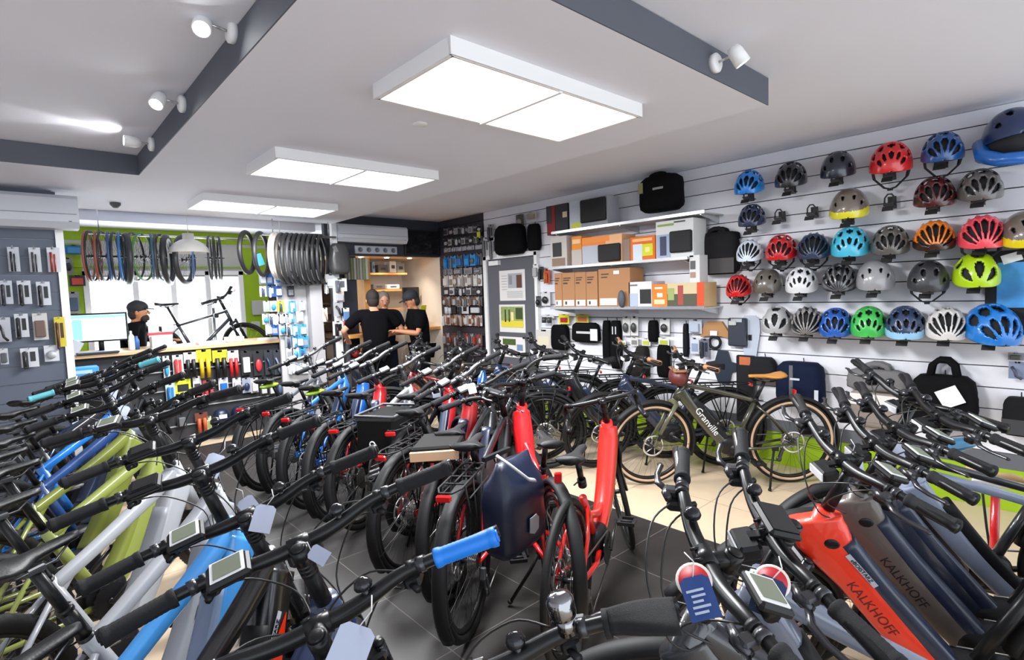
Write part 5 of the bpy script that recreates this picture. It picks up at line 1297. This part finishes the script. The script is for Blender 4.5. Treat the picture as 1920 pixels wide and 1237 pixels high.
# ------------------------------------------------------------------ alcove
OAK = mat('oak_warm', s2l('c98f4e'), .5, var=.15, vscale=12)
t = thing('oak_shelving', 'warm oak post and shelves inside the lit alcove', 'shelving', (4.25, 7.7, 0))
MB().box((-.52, -.28, 1.1), (.10, .5, 2.18)).build('side_post', OAK, t)
for z, w in ((1.98, .9), (1.72, .9), (1.42, .75)): MB().box((-.02, .12, z), (w, .36, .03)).build('shelf_board', OAK, t)
MB().box((.05, -.3, 1.10), (1.6, .5, .04)).build('worktop', OAK, t)
for k, x in enumerate((3.78, 4.2, 4.6)):
    o = MB().lathe([(.035, 0), (.035, -.008), (.0, -.008)], n=20).build('downlight', mat('downlight_on', (1, 1, 1), .3, emit=(1, .85, .6), estr=14), loc=(x, 7.42, 2.214)); tag(o, ['left', 'middle', 'right'][k]+' small warm downlight under the alcove ceiling', 'lamp')
    spot('alcove_beam', (x, 7.42, 2.2), (x, 7.75, 0), 26, (1, .86, .68), 110, .8)
AI = [(4.0, 2.0, .10, .20, 'd8d6d2', 'white box on the top alcove shelf, first from left'), (4.12, 2.0, .05, .17, '6c8cb0', 'blue bottle on the top alcove shelf'), (4.28, 2.0, .16, .12, '5c5a58', 'grey machine on the top alcove shelf'), (4.46, 2.0, .12, .18, 'd0ccc6', 'white carton on the top alcove shelf, right'), (4.60, 2.0, .14, .15, '8a8886', 'grey box at the right end of the top alcove shelf'),
 (3.92, 1.74, .24, .18, 'c8ccd0', 'white framed case on the middle alcove shelf'), (4.2, 1.74, .2, .08, '5a5450', 'dark tray on the middle alcove shelf'), (4.45, 1.74, .22, .07, 'd2d0cc', 'white tray on the middle alcove shelf, right'),
 (4.72, 1.12, .14, .15, 'dcdad6', 'white box on the alcove worktop behind the capped person')]
for (x, z, w, h, c, lb) in AI: tag(MB().box((0, 0, h/2), (w, .18, h), bev=.006).box((0, -.091, h*.5), (w*.5, .002, h*.3), mi=1).build('alcove_item', [plain(c, .5), plain('3c3c40', .5)], loc=(x, 7.78 if z > 1.5 else 7.35, z+(.0))), lb, 'box')
t = thing('small_monitor', 'black monitor in the alcove above the capped person', 'monitor', (4.72, 7.62, 1.52)); MB().box((0, 0, .12), (.30, .03, .24), bev=.004).build('casing', BLKM, t); MB().box((0, -.016, .12), (.28, .001, .22)).build('screen', GLS, t); MB().cyl((0, .01, .0), (0, .14, .05), .015).build('arm', BLKM, t)
tag(MB().box((0, 0, 0), (.13, .006, .10), (.2, 0, .3)).build('yellow_card', plain('dcd428', .6), loc=(4.62, 7.12, 1.42)), 'bright yellow card behind the capped person', 'card')
o = thing('fuse_strip', 'grey strip with five round sockets under the far air conditioner', 'socket strip', (3.85, 7.085, 2.29)); MB().box((0, 0, 0), (.66, .03, .11), bev=.004).build('strip', plain('a3a6b0', .5), o)
for k in range(5): MB().lathe([(.0, -.016), (.032, -.016), (.034, -.024), (.022, -.024), (.02, -.018), (0, -.018)], axis='y', n=16).build('socket', plain('5c5e66', .4), o).location = (-.26+.13*k, 0, 0)
# slim stand of white packs left of the alcove, with desk
t = thing('desk', 'narrow wooden desk left of the alcove', 'desk', (3.45, 6.90, 0)); MB().box((0, 0, 1.10), (.46, .3, .04)).build('desk_top', OAK, t); MB().box((-.2, .05, .54), (.03, .16, 1.08)).box((.2, .05, .54), (.03, .16, 1.08)).build('leg_panel', mat('shelf_dark', s2l('3a383c'), .6), t)
for (u, v, w, h, kd, a, c, lb) in [(620, 527, 20, 26, 'flat', 'b8b8ba', 'd0d0d0', 'grey card at the top of the slim white stand'), (637, 534, 26, 24, 'long', 'd8d8d2', '5c6068', 'white card with bicycle print beside the slim white stand'), (636, 556, 18, 20, 'box', 'c8b8b0', 'a8a8ac', 'pinkish pack under the bicycle card'), (634, 579, 18, 28, 'arc', 'a0a0a4', '2c2c30', 'dark coiled pack on the slim white stand'), (648, 590, 14, 26, 'box', 'd0ccc8', '5c7ca8', 'blue and white packet right of the coiled pack'), (634, 615, 20, 26, 'long', 'dcdcda', '1c1c20', 'white box card with black window above the desk'), (651, 607, 14, 12, 'flat', 'c83c50', 'e08090', 'pink-red box on the narrow desk'), (612, 540, 8, 20, 'long', 'b0aca8', 'c8ccd0', 'slim grey packet left of the white stand'), (609, 590, 10, 26, 'arc', 'd0ccc6', 'a0785c', 'beige packet left of the white stand')]:
    pack('y', 6.93, u, v, w, h, kd, a, c, lb)
for (u, v, w, h, c, lb) in [(598, 529, 14, 16, '5c7c1c', 'green box high on the shelf between pillar and white stand'), (598, 560, 12, 20, '6c9420', 'tall green box between pillar and white stand'), (597, 588, 14, 20, 'b8542c', 'orange box between pillar and white stand'), (600, 606, 22, 8, '54781c', 'flat green box between pillar and white stand'), (594, 636, 8, 18, '2c5c9c', 'blue bottle shaped pack beside the pillar'), (604, 640, 12, 20, '507a14', 'dark green box low beside the pillar'), (600, 670, 16, 22, '648c1c', 'large green box near the floor beside the pillar')]:
    a = ony(u-w/2, v, 7.3); c_ = ony(u+w/2, v, 7.3); tp = ony(u, v-h/2, 7.3).z; bt = ony(u, v+h/2, 7.3).z
    tag(MB().box((0, 0, (tp-bt)/2), (c_.x-a.x, .15, tp-bt), bev=.003).build('stock_box', plain(c, .5), loc=((a.x+c_.x)/2, 7.38, bt)), lb, 'box')
t = thing('stock_shelf', 'dark stock shelf seen between the pillar and the white stand', 'shelf', (3.05, 7.4, 0))
for z in (.35, .75, 1.05, 1.30, 1.55, 1.8): MB().box((.0, 0, z), (.34, .3, .02)).build('shelf_board', mat('shelf_brown', s2l('4a3024'), .6), t)
MB().box((0, .16, 1.0), (.36, .02, 2.0)).build('back_panel', mat('shelf_back', s2l('3a2c28'), .7), t)
for k, (x, z, c, lb) in enumerate(((3.36, .80, '8c2020', 'left'), (3.50, .80, '9c2424', 'middle'), (3.64, .80, '7a1c1c', 'right'))):
    tag(MB().ell((0, 0, .06), (.06, .06, .06), n=14, k=8).build('red_pump_head', plain(c, .4), loc=(x, 6.9, z)), 'dark red rounded part below the desk, %s of three' % lb, 'part')
t = thing('low_rack', 'dark low rack below the narrow desk', 'rack', (3.45, 6.9, 0)); MB().box((0, 0, .785), (.36, .3, .02)).box((0, 0, .4), (.36, .3, .02)).box((0, .14, .4), (.36, .02, .8)).build('rack_body', mat('shelf_dark', s2l('3a383c'), .6), t)
# book-like green-grey curtain strip stack left of alcove
t = thing('hanging_tubes', 'row of grey-green packed inner tubes hanging left of the alcove', 'packets', (3.52, 7.05, 2.02))
for k in range(8): MB().box((-.17+.045*k, 0, 0), (.035, .03, .30), bev=.004).build('packet', plain(['7c7a68', '8c8a80', '6c7450', '9a988c'][k % 4], .6), t)
# office chair-like dim stock behind: shelving with brown boxes
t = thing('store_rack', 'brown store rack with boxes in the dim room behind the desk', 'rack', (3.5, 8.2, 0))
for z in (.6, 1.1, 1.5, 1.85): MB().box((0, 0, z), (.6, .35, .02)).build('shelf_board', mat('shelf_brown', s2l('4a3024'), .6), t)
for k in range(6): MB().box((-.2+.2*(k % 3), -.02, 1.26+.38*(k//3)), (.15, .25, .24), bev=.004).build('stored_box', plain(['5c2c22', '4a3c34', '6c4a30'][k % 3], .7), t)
# repair stand with bicycle behind the counter
t = thing('repair_stand', 'grey repair stand holding a bicycle behind the counter', 'stand', (1.92, 8.05, 0))
MB().cyl((0, 0, .03), (0, 0, 1.55), .02, 12).lathe([(.24, 0), (.24, .02), (.03, .04), (0, .04)], n=24).cyl((0, 0, 1.45), (-.02, -.2, 1.45), .016).build('post', ALU, t); MB().box((-.02, -.2, 1.45), (.05, .09, .06), bev=.01).build('clamp', BLKM, t)
wb_ = bicycle((1.66, 8.0, 2, -48, 0, 1.03), 'black bicycle clamped in the repair stand against the bright window', 'road', '35383e', fork='susp', tire='plain', disp=None, sz=.97)
wb_.location.z = .66
# lime wall fittings right of the window
tag(MB().box((0, 0, 0), (.19, .06, .22), bev=.008).build('paper_dispenser', plain('b8bcb8', .5), loc=(2.72, 8.77, 1.52)), 'pale grey paper dispenser on the lime green wall', 'dispenser')
tag(MB().box((0, 0, 0), (.12, .06, .12), bev=.008).build('switch_box', plain('c4c8c0', .5), loc=(2.66, 8.77, 1.25)), 'small white box low on the lime green wall', 'box')
# ------------------------------------------------------------------ people
SKIN = mat('skin', s2l('b98468'), .55, var=.05); SKIN2 = mat('skin_tan', s2l('a8704e'), .55, var=.05)
CLOTH = mat('cloth_black', s2l('0a0a0d'), .95, bump=.4, bscale=40, spec=.08); CLOTH2 = mat('cloth_dark_blue', s2l('141a26'), .95, bump=.4, bscale=40, spec=.08)
HAIRB = mat('hair_dark', s2l('221a16'), .8, bump=1.0, bscale=45); HAIRG = mat('hair_grey', s2l('6c625a'), .8, bump=1.0, bscale=45)
def skin_obj(name, verts, edges, rad, m_, parent=None, root=0, sub=2):
    me = bpy.data.meshes.new(name); me.from_pydata([tuple(v) for v in verts], edges, []); me.materials.append(m_)
    o = link(name, me, parent); md = o.modifiers.new('skin', 'SKIN'); md.use_smooth_shade = True
    for i, r_ in enumerate(rad):
        sv = me.skin_vertices[0].data[i]; sv.radius = r_ if isinstance(r_, tuple) else (r_, r_); sv.use_root = (i == root)
    s = o.modifiers.new('sub', 'SUBSURF'); s.levels = sub; s.render_levels = sub
    return o
def person(label, loc, rz, J, skin, shirt, pants, hair, hairstyle='short', head_pitch=0, head_yaw=0, shorts=True, beard=False, capm=None):
    """J: joints in a frame where x is forward, y left, z up"""
    t = thing('person', label, 'person', loc, (0, 0, rz))
    V, E, Rr = [], [], []; ix = {}
    def av(k, p, r_, par=None):
        ix[k] = len(V); V.append(Vector(p)); Rr.append(r_)
        if par is not None: E.append((ix[par], ix[k]))
    lerp = lambda a, c, s: Vector(a)*(1-s)+Vector(c)*s
    av('pel', J['pel'], (.12, .10)); av('waist', lerp(J['pel'], J['chest'], .5), (.105, .09), 'pel'); av('chest', J['chest'], (.12, .095), 'waist'); av('neckb', J['neck'], (.065, .06), 'chest')
    hd = Vector(J['head']); nk = Vector(J['neck']); av('neck', lerp(nk, hd, .45), .052, 'neckb')
    av('jaw', hd+Vector((.012, 0, -.055)), (.066, .068), 'neck'); av('mid', hd+Vector((.0, 0, .02)), (.078, .092), 'jaw'); av('top', hd+Vector((-.012, 0, .085)), (.062, .07), 'mid')
    for s in ('l', 'r'):
        av('sh'+s, J['sh'+s], .042, 'chest'); av('el'+s, J['el'+s], .042, 'sh'+s); av('fo'+s, lerp(J['el'+s], J['wr'+s], .35), .04, 'el'+s); av('wr'+s, J['wr'+s], .026, 'fo'+s)
        d = (Vector(J['wr'+s])-Vector(J['el'+s])).normalized(); pm = Vector(J['wr'+s])+d*.05; av('pm'+s, pm, (.034, .018), 'wr'+s)
        sd = d.cross(Vector((0, 0, 1))).normalized(); dn = Vector((0, 0, -1))
        for k in range(4):
            off = sd*(.026-.0175*k); L = (.032, .037, .035, .027)[k]
            av('f%s%da' % (s, k), pm+d*.042+off, .0085, 'pm'+s); av('f%s%db' % (s, k), pm+d*(.042+L)+off+dn*.008, .008, 'f%s%da' % (s, k)); av('f%s%dc' % (s, k), pm+d*(.042+L*1.6)+off+dn*.028, .007, 'f%s%db' % (s, k))
        th = sd*(1 if s == 'l' else -1)*-1
        av('t%sa' % s, pm+d*.0+th*.036+dn*.01, .010, 'pm'+s); av('t%sb' % s, pm+d*.03+th*.05+dn*.022, .008, 't%sa' % s)
        av('hp'+s, J['hp'+s], .085, 'pel'); av('kn'+s, J['kn'+s], .056, 'hp'+s); av('cf'+s, lerp(J['kn'+s], J['an'+s], .3), .055, 'kn'+s); av('an'+s, J['an'+s], .036, 'cf'+s); av('ft'+s, Vector(J['an'+s])+Vector((.13, 0, -.05)), (.035, .028), 'an'+s)
    skin_obj('body', V, E, Rr, skin, t)
    # shirt
    sv = [tuple(Vector(J['pel'])-Vector((0, 0, .07))), lerp(J['pel'], J['chest'], .5), J['chest'], lerp(J['chest'], J['neck'], .75)]; se = [(0, 1), (1, 2), (2, 3)]; sr = [(.18, .145), (.17, .14), (.20, .155), (.10, .09)]
    for s in ('l', 'r'):
        b0 = len(sv); sv += [lerp(J['chest'], J['sh'+s], .6)+Vector((0, 0, .02)), Vector(J['sh'+s]), lerp(J['sh'+s], J['el'+s], .5), lerp(J['sh'+s], J['el'+s], .82)]; se += [(2, b0), (b0, b0+1), (b0+1, b0+2), (b0+2, b0+3)]; sr += [.12, .095, .075, .07]
    skin_obj('t_shirt', sv, se, sr, shirt, t)
    pv = [J['pel']]; pe = []; pr = [(.15, .12)]
    for s in ('l', 'r'):
        b0 = len(pv); k = .92 if shorts else 1; pv += [Vector(J['hp'+s]), lerp(J['hp'+s], J['kn'+s], k)]; pe += [(0, b0), (b0, b0+1)]; pr += [.105, .082]
        if not shorts: pv.append(lerp(J['kn'+s], J['an'+s], .92)); pe.append((b0+1, b0+2)); pr.append(.062)
    skin_obj('shorts' if shorts else 'trousers', pv, pe, pr, pants, t)
    for s in ('l', 'r'):
        a = Vector(J['an'+s]); MB().ell((a.x+.06, a.y, .048), (.14, .05, .05), n=16, k=8, pw=.8).build('shoe', mat('shoe_dark', s2l('1e1e20'), .6), t)
    # head details
    hp = thing_local = None
    H = link('face', None, t); H.location = hd+Vector((0, 0, .01)); H.rotation_euler = (0, head_pitch, head_yaw)
    fb = MB(); fb.ell((.0, 0, .02), (.098, .078, .118), n=24, k=16)
    fb.tube([(.092, 0, .02), (.112, 0, -.008), (.100, 0, -.018)], [.009, .015, .011], 8)
    fb.ell((.055, 0, -.075), (.035, .042, .032), n=14, k=8)
    for s in (1, -1): fb.ell((-.005, s*.080, -.002), (.018, .008, .030), n=10, k=8)
    face = fb.mesh('head', skin); bpy.data.objects.remove(H)
    H = link('head', face, t); H.location = hd+Vector((0, 0, .01)); H.rotation_euler = (0, head_pitch, head_yaw)
    eb = MB()
    for s in (1, -1): eb.ell((.083, s*.030, .018), (.010, .014, .008), n=10, k=6, mi=0); eb.ell((.0915, s*.030, .018), (.003, .006, .006), n=8, k=6, mi=1); eb.box((.090, s*.031, .038), (.008, .032, .006), mi=1)
    eb.build('eyes', [mat('eye_white', (.7, .68, .65), .3), mat('eye_dark', (.02, .015, .01), .3)], H)
    MB().ell((.088, 0, -.045), (.010, .024, .007), n=12, k=6).build('mouth', mat('lip', s2l('8a4c40'), .5), H)
    hb = MB()
    hb.ell((-.014, 0, .045), (.100, .086, .108), n=24, k=14); hb.ell((-.045, 0, -.01), (.068, .078, .085), n=20, k=12)
    hb.build('hair', hair, H)
    if beard: MB().ell((.055, 0, -.07), (.055, .062, .055), n=18, k=10).build('beard', hair, H)
    if capm is not None:
        cb = MB(); cb.ell((-.008, 0, .065), (.112, .094, .085), n=24, k=12); cb.rings([[(.07+x, w*math.cos(a), .05+.006*math.sin(a)-x*.12) for a in [2*PI*j/14 for j in range(14)]] for x, w in ((0, .075), (.05, .072), (.09, .045))]); cb.build('cap', capm, H)
    return t
def base(h=1.0, lean=0.0, arms=None):
    J = dict(pel=(0, 0, .95), chest=(.02+lean, 0, 1.28), neck=(.03+lean*1.3, 0, 1.44), head=(.07+lean*1.6, 0, 1.565),
      shl=(.02+lean*1.2, .19, 1.40), shr=(.02+lean*1.2, -.19, 1.40), ell=(.06+lean, .26, 1.13), elr=(.06+lean, -.26, 1.13), wrl=(.28+lean, .17, 1.12), wrr=(.28+lean, -.17, 1.12),
      hpl=(0, .09, .90), hpr=(0, -.09, .90), knl=(.02, .11, .50), knr=(.02, -.11, .50), anl=(0, .12, .09), anr=(0, -.12, .09))
    J.update(arms or {}); return {k: tuple(x*h for x in v) for k, v in J.items()}
person('person in black seen from behind, elbows out, standing at the alcove bench', (3.42, 6.42, 0), R(72), base(1.0, .03, dict(ell=(.06, .40, 1.20), wrl=(.22, .34, 1.10), elr=(.05, -.36, 1.18), wrr=(.26, -.22, 1.10))), SKIN, CLOTH, CLOTH, HAIRB, head_yaw=.0, shorts=False)
person('person with grey short hair facing the viewer, behind the one seen from behind', (3.85, 6.98, 0), R(250), base(.985, .02, dict(wrl=(.25, .05, 1.12))), SKIN, CLOTH2, CLOTH2, HAIRG, shorts=False, head_pitch=.25)
person('person in dark cap and black T-shirt turned left, forearms out over the work', (4.05, 6.32, 0), R(165), base(.985, .03, dict(ell=(.12, .24, 1.14), wrl=(.36, .14, 1.18), elr=(.10, -.25, 1.14), wrr=(.36, -.08, 1.14))), SKIN2, CLOTH, CLOTH, HAIRB, head_pitch=.35, shorts=True, capm=mat('cap_dark', s2l('1a1c24'), .8))
person('bearded person in dark cap behind the counter, looking right past the monitor', (.98, 7.95, 0), R(-20), base(.97, .02, dict(ell=(.2, .26, 1.16), wrl=(.4, .1, 1.2))), SKIN2, CLOTH, CLOTH, HAIRB, shorts=False, beard=True, capm=mat('cap_dark', s2l('1a1c24'), .8))
# ------------------------------------------------------------------ panniers, tags and small things on the bicycles
def on_bike(key, M): return B[key].matrix_world @ M
bpy.context.view_layer.update()
# dark blue roll-top pannier on the right of the bright red city bike
q = thing('pannier', 'dark blue roll-top pannier with grey reflector hanging on the bike with red rear stays', 'bag')
q.matrix_world = Matrix.Translation((1.60, 1.90, .67)) @ Matrix.Rotation(R(-78), 4, 'Z')
def pann():
    b = MB(); rs = []; rnd = random.Random(3)
    for i in range(12):
        t = i/11; z = -.22+.42*t; w = .165+.01*t if t < .6 else .171-.05*(t-.6)/.4; d = .085 if t < .7 else .085*(1-(t-.7)/.3*.85)
        if i == 0: w *= .85; d *= .7
        rs.append([(d*math.copysign(abs(math.cos(a))**.45, math.cos(a))*(1+.05*rnd.uniform(-1, 1)), w*math.copysign(abs(math.sin(a))**.45, math.sin(a))*(1+.03*rnd.uniform(-1, 1)), z+.012*rnd.uniform(-1, 1)*(t > .5)) for a in [2*PI*j/20 for j in range(20)]])
    b.rings(rs); return b
bd = pann().build('bag_body', mat('pannier_navy', s2l('0f1830'), .42, bump=.3, bscale=30), q, loc=(.09, 0, 0))
MB().prism([(-.035, -.03), (0, -.045), (.035, -.03), (.04, .02), (.02, .04), (-.03, .035)], 0, .004, basis((0, 1, 0), (0, 0, 1), (.182, .02, -.10))).build('reflector', plain('a4a8b0', .5), q)
MB().tube([(.09, -.12, .24), (.15, -.10, .20), (.19, -.02, .12), (.19, .03, .10)], .006, 6, asp=2).build('strap', plain('9a9ca0', .6), q)
MB().box((.0, 0, .2), (.02, .2, .02)).build('hook_rail', PLAS, q)
# rear view side: second matching pannier is black with grey reflector
q = thing('pannier', 'black pannier with grey shield reflector low behind the dark blue one', 'bag'); q.matrix_world = on_bike('m7', Matrix.Translation((-.42, -.12, .52)) @ Matrix.Rotation(R(-90), 4, 'Z'))
link('bag_body', pann().mesh('bag_body', mat('pannier_black', s2l('121215'), .5)), q, loc=(.09, 0, 0)); MB().prism([(-.035, -.03), (0, -.045), (.035, -.03), (.04, .02), (.02, .04), (-.03, .035)], 0, .004, basis((0, 1, 0), (0, 0, 1), (.182, .02, -.06))).build('reflector', plain('a4a8b0', .5), q)
# black basket bag on the silver bike
q = thing('basket_bag', 'boxy black basket bag with small white emblems on a rear rack in the middle row', 'bag'); q.matrix_world = Matrix.Translation((1.84, 3.34, .55)) @ Matrix.Rotation(R(34), 4, 'Z')
MB().box((0, 0, .14), (.40, .28, .27), bev=.02).build('bag_body', mat('bag_black', s2l('09090a'), .85, bump=.3, bscale=60, spec=.2), q); MB().torus((0, 0, .27), .0, .0, 3, 3)
MB().tube([(-.2, -.14, .285), (.2, -.14, .285), (.2, .14, .285), (-.2, .14, .285), (-.2, -.14, .285)], .010, 6).build('rim', plain('3c3e42', .5), q)
MB().torus((-.202, .02, .10), .018, .005, 16, 6, axis='x').build('emblem', CARD, q); MB().torus((0.03, -.142, .16), .022, .005, 16, 6, axis='y').build('emblem', CARD, q)
# dark case with pale wooden edge
q = thing('rack_crate', 'dark covered crate with pale wooden edge on the black rack bicycle', 'crate'); q.matrix_world = on_bike('m7', Matrix.Translation((-.44, .02, .775)) @ Matrix.Rotation(.2, 4, 'Z'))
MB().box((0, 0, .04), (.30, .24, .07), bev=.01).build('cover', mat('crate_cover', s2l('171615'), .8, spec=.2), q); MB().box((-.155, 0, .03), (.02, .25, .05), bev=.003).build('wooden_edge', plain('e0b890', .5), q)
# olive bike: brown leather bar bag
q = thing('handlebar_bag', 'small red-brown leather bag on the handlebar of the olive bike', 'bag'); q.matrix_world = on_bike('g0', Matrix.Translation((.44, 0, .90)))
MB().ell((0, 0, 0), (.07, .12, .07), n=20, k=12, pw=.8).build('bag_body', mat('leather_redbrown', s2l('5a2420'), .45), q); MB().box((0.0, 0, .06), (.11, .21, .014), bev=.004).build('flap', mat('leather_tan', s2l('8c6444'), .5), q)
# price tags: white cards hanging from handlebars

def pix(u, v, d):
    return Vector((0, 0, CAM_H))+ray(u, v)*d
def tagat(u, v, d, label, yaw=0, roll=.3, col='9ea5b8', s=1.0):
    q = thing('price_tag', label, 'tag'); n = -ray(u, v).normalized(); x = Vector((0, 0, 1)).cross(n).normalized()
    q.matrix_world = basis(x, n.cross(x), pix(u, v, d)) @ Matrix.Rotation(yaw, 4, 'Y') @ Matrix.Rotation(roll, 4, 'Z') @ Matrix.Rotation(-.35, 4, 'X')
    MB().prism([(-.032*s, -.045*s), (.032*s, -.045*s), (.032*s, .035*s), (.02*s, .045*s), (-.02*s, .045*s), (-.032*s, .035*s)], 0, .001).build('card', plain(col, .6), q)
    MB().tube([(0, .043*s, 0), (.01, .07*s, .01), (0, .10*s, 0)], .0012, 4).build('string', plain('c8c8c8', .6), q)
tagat(493, 972, 1.40, 'white price tag beside the stem of the black and orange bike', roll=-.35, s=.8)
tagat(598, 1040, 1.18, 'white price tag on the stem of the dark blue bike', roll=.9, s=.5)
tagat(655, 1222, .92, 'white price tag at the bottom of the picture beside the blue-grip bike', roll=-.5)
tagat(468, 950, 1.75, 'small white price tag right of the stem of the light blue bike', roll=.5, s=.8)
tagat(400, 872, 2.05, 'white price tag right of the stem of the full-size white bike', roll=-.5)
tagat(263, 800, 2.75, 'white triangular price tag on the light green bike', roll=.8)
tagat(228, 773, 3.2, 'square white price tag on the olive green bike', roll=-.5)
tagat(210, 735, 3.8, 'pale price tag on the bright blue bike with teal grips', roll=-.3)
tagat(818, 735, 3.9, 'long white tag between the red and the dark red low-step bikes', roll=.1, s=.9)
tagat(885, 728, 3.5, 'narrow white tag below the stem of the dark red bike', roll=.2, s=.8)
tagat(1600, 870, 1.85, 'white tag behind the orange-red bike handlebar', roll=.1, s=.9)
tagat(1680, 850, 2.0, 'white and blue tag behind the grey-brown bike handlebar', roll=-.2, s=.9)
for (u, v, d, rl, lb, c) in ((1440, 1118, .98, -.25, 'dark blue information tag with red badge hanging on the dark grey bike', '1e3055'), (1312, 1120, .92, .35, 'blue information tag with red badge on the black bike at bottom right', '1c3c78')):
    tagat(u, v, d, lb, roll=rl, col=c, s=.8)
    q = [o for o in C.objects if o.get('label') == lb][0]
    MB().lathe([(0, -.002), (.026, -.002), (.026, -.0005), (0, -.0005)], o=(0, .030, 0), n=24).build('round_badge', plain('b8202a', .5), q)
    MB().lathe([(.026, -.0018), (.031, -.0018), (.031, -.0006), (.026, -.0006)], o=(0, .030, 0), n=24, cap=False).build('badge_rim', plain('d8cfc4', .5), q)
    pb = MB()
    for k in range(5): pb.box((-.004+.003*(k % 2), .012-.009*k, .0018), (.030-.006*(k % 3), .004, .0006))
    pb.build('printed_text', plain('a8b4c8', .6), q)
# saddle covers in lime green under two saddles in the middle row
for k_, nm in (('m1', 'farthest grey bike'), ('m2b', 'royal blue bike')):
    q = thing('saddle_tag', 'lime green saddle label under the saddle of the '+nm, 'label'); q.matrix_world = on_bike(k_, Matrix.Translation((-.30, 0, .875))); MB().ell((0, 0, 0), (.11, .055, .022), n=18, k=8).build('label_body', plain('8cac2c', .5), q)
# floor pump beside the right wall
q = thing('floor_pump', 'red floor pump with wooden handle and white clamp at the right edge', 'pump', (3.62, .36, 0))
MB().cyl((0, 0, .02), (0, 0, .50), .019, 20).build('barrel', paint('b8161c', .3), q); MB().cyl((0, 0, .5), (0, 0, .60), .006, 8).build('rod', STL, q)
MB().tube([(-.03, -.12, .61), (-.01, -.06, .615), (0, 0, .61), (.01, .06, .615), (.03, .12, .61)], [.012, .019, .014, .019, .012], 12).build('handle', mat('pump_wood', s2l('c2a276'), .5), q)
MB().box((0, 0, .012), (.1, .22, .02), bev=.004).build('foot', BLKM, q); MB().box((-.03, 0, .57), (.03, .18, .03), (0, 0, .3), bev=.004).build('hose_clamp', WHT, q); MB().tube([(.03, 0, .06), (.08, .04, .3), (.03, .06, .55)], .006, 8).build('hose', BLKM, q)
# translucent blue saddle cover packed on the wall-side bike
q = thing('packed_saddle', 'blue wrapped saddle cover among the right row handlebars', 'saddle cover', (3.42, .50, .78), (0, .3, R(120))); MB().ell((0, 0, 0), (.11, .06, .03), n=20, k=10).build('cover', mat('blue_wrap', s2l('3c7090'), .15, coat=.5), q)
# aluminium bottle hanging on the silver bike
q = thing('bottle', 'metallic blue bottle held on the silver grey bike', 'bottle'); q.matrix_world = on_bike('m6', Matrix.Translation((.50, -.06, .86)) @ Matrix.Rotation(.4, 4, 'Y')); MB().lathe([(.0, 0), (.033, 0), (.036, .02), (.036, .14), (.02, .17), (.02, .19), (0, .19)], n=20).build('bottle_body', paint('1a4c94', .2, metal=.5), q)

q = B['Z']; hb_ = [o for o in q.children if o.name.startswith('handlebar')][0]
link('chrome_bell', MB().lathe([(0, 0), (.022, 0), (.024, .008), (.024, .03), (.02, .038), (.012, .042), (.0, .043)], n=28).cyl((0, 0, -.03), (0, 0, 0), .016, 16).mesh('chrome_bell', mat('bell_chrome', (.25, .25, .26), .12, 1)), hb_, loc=(.03, -.19, .06))
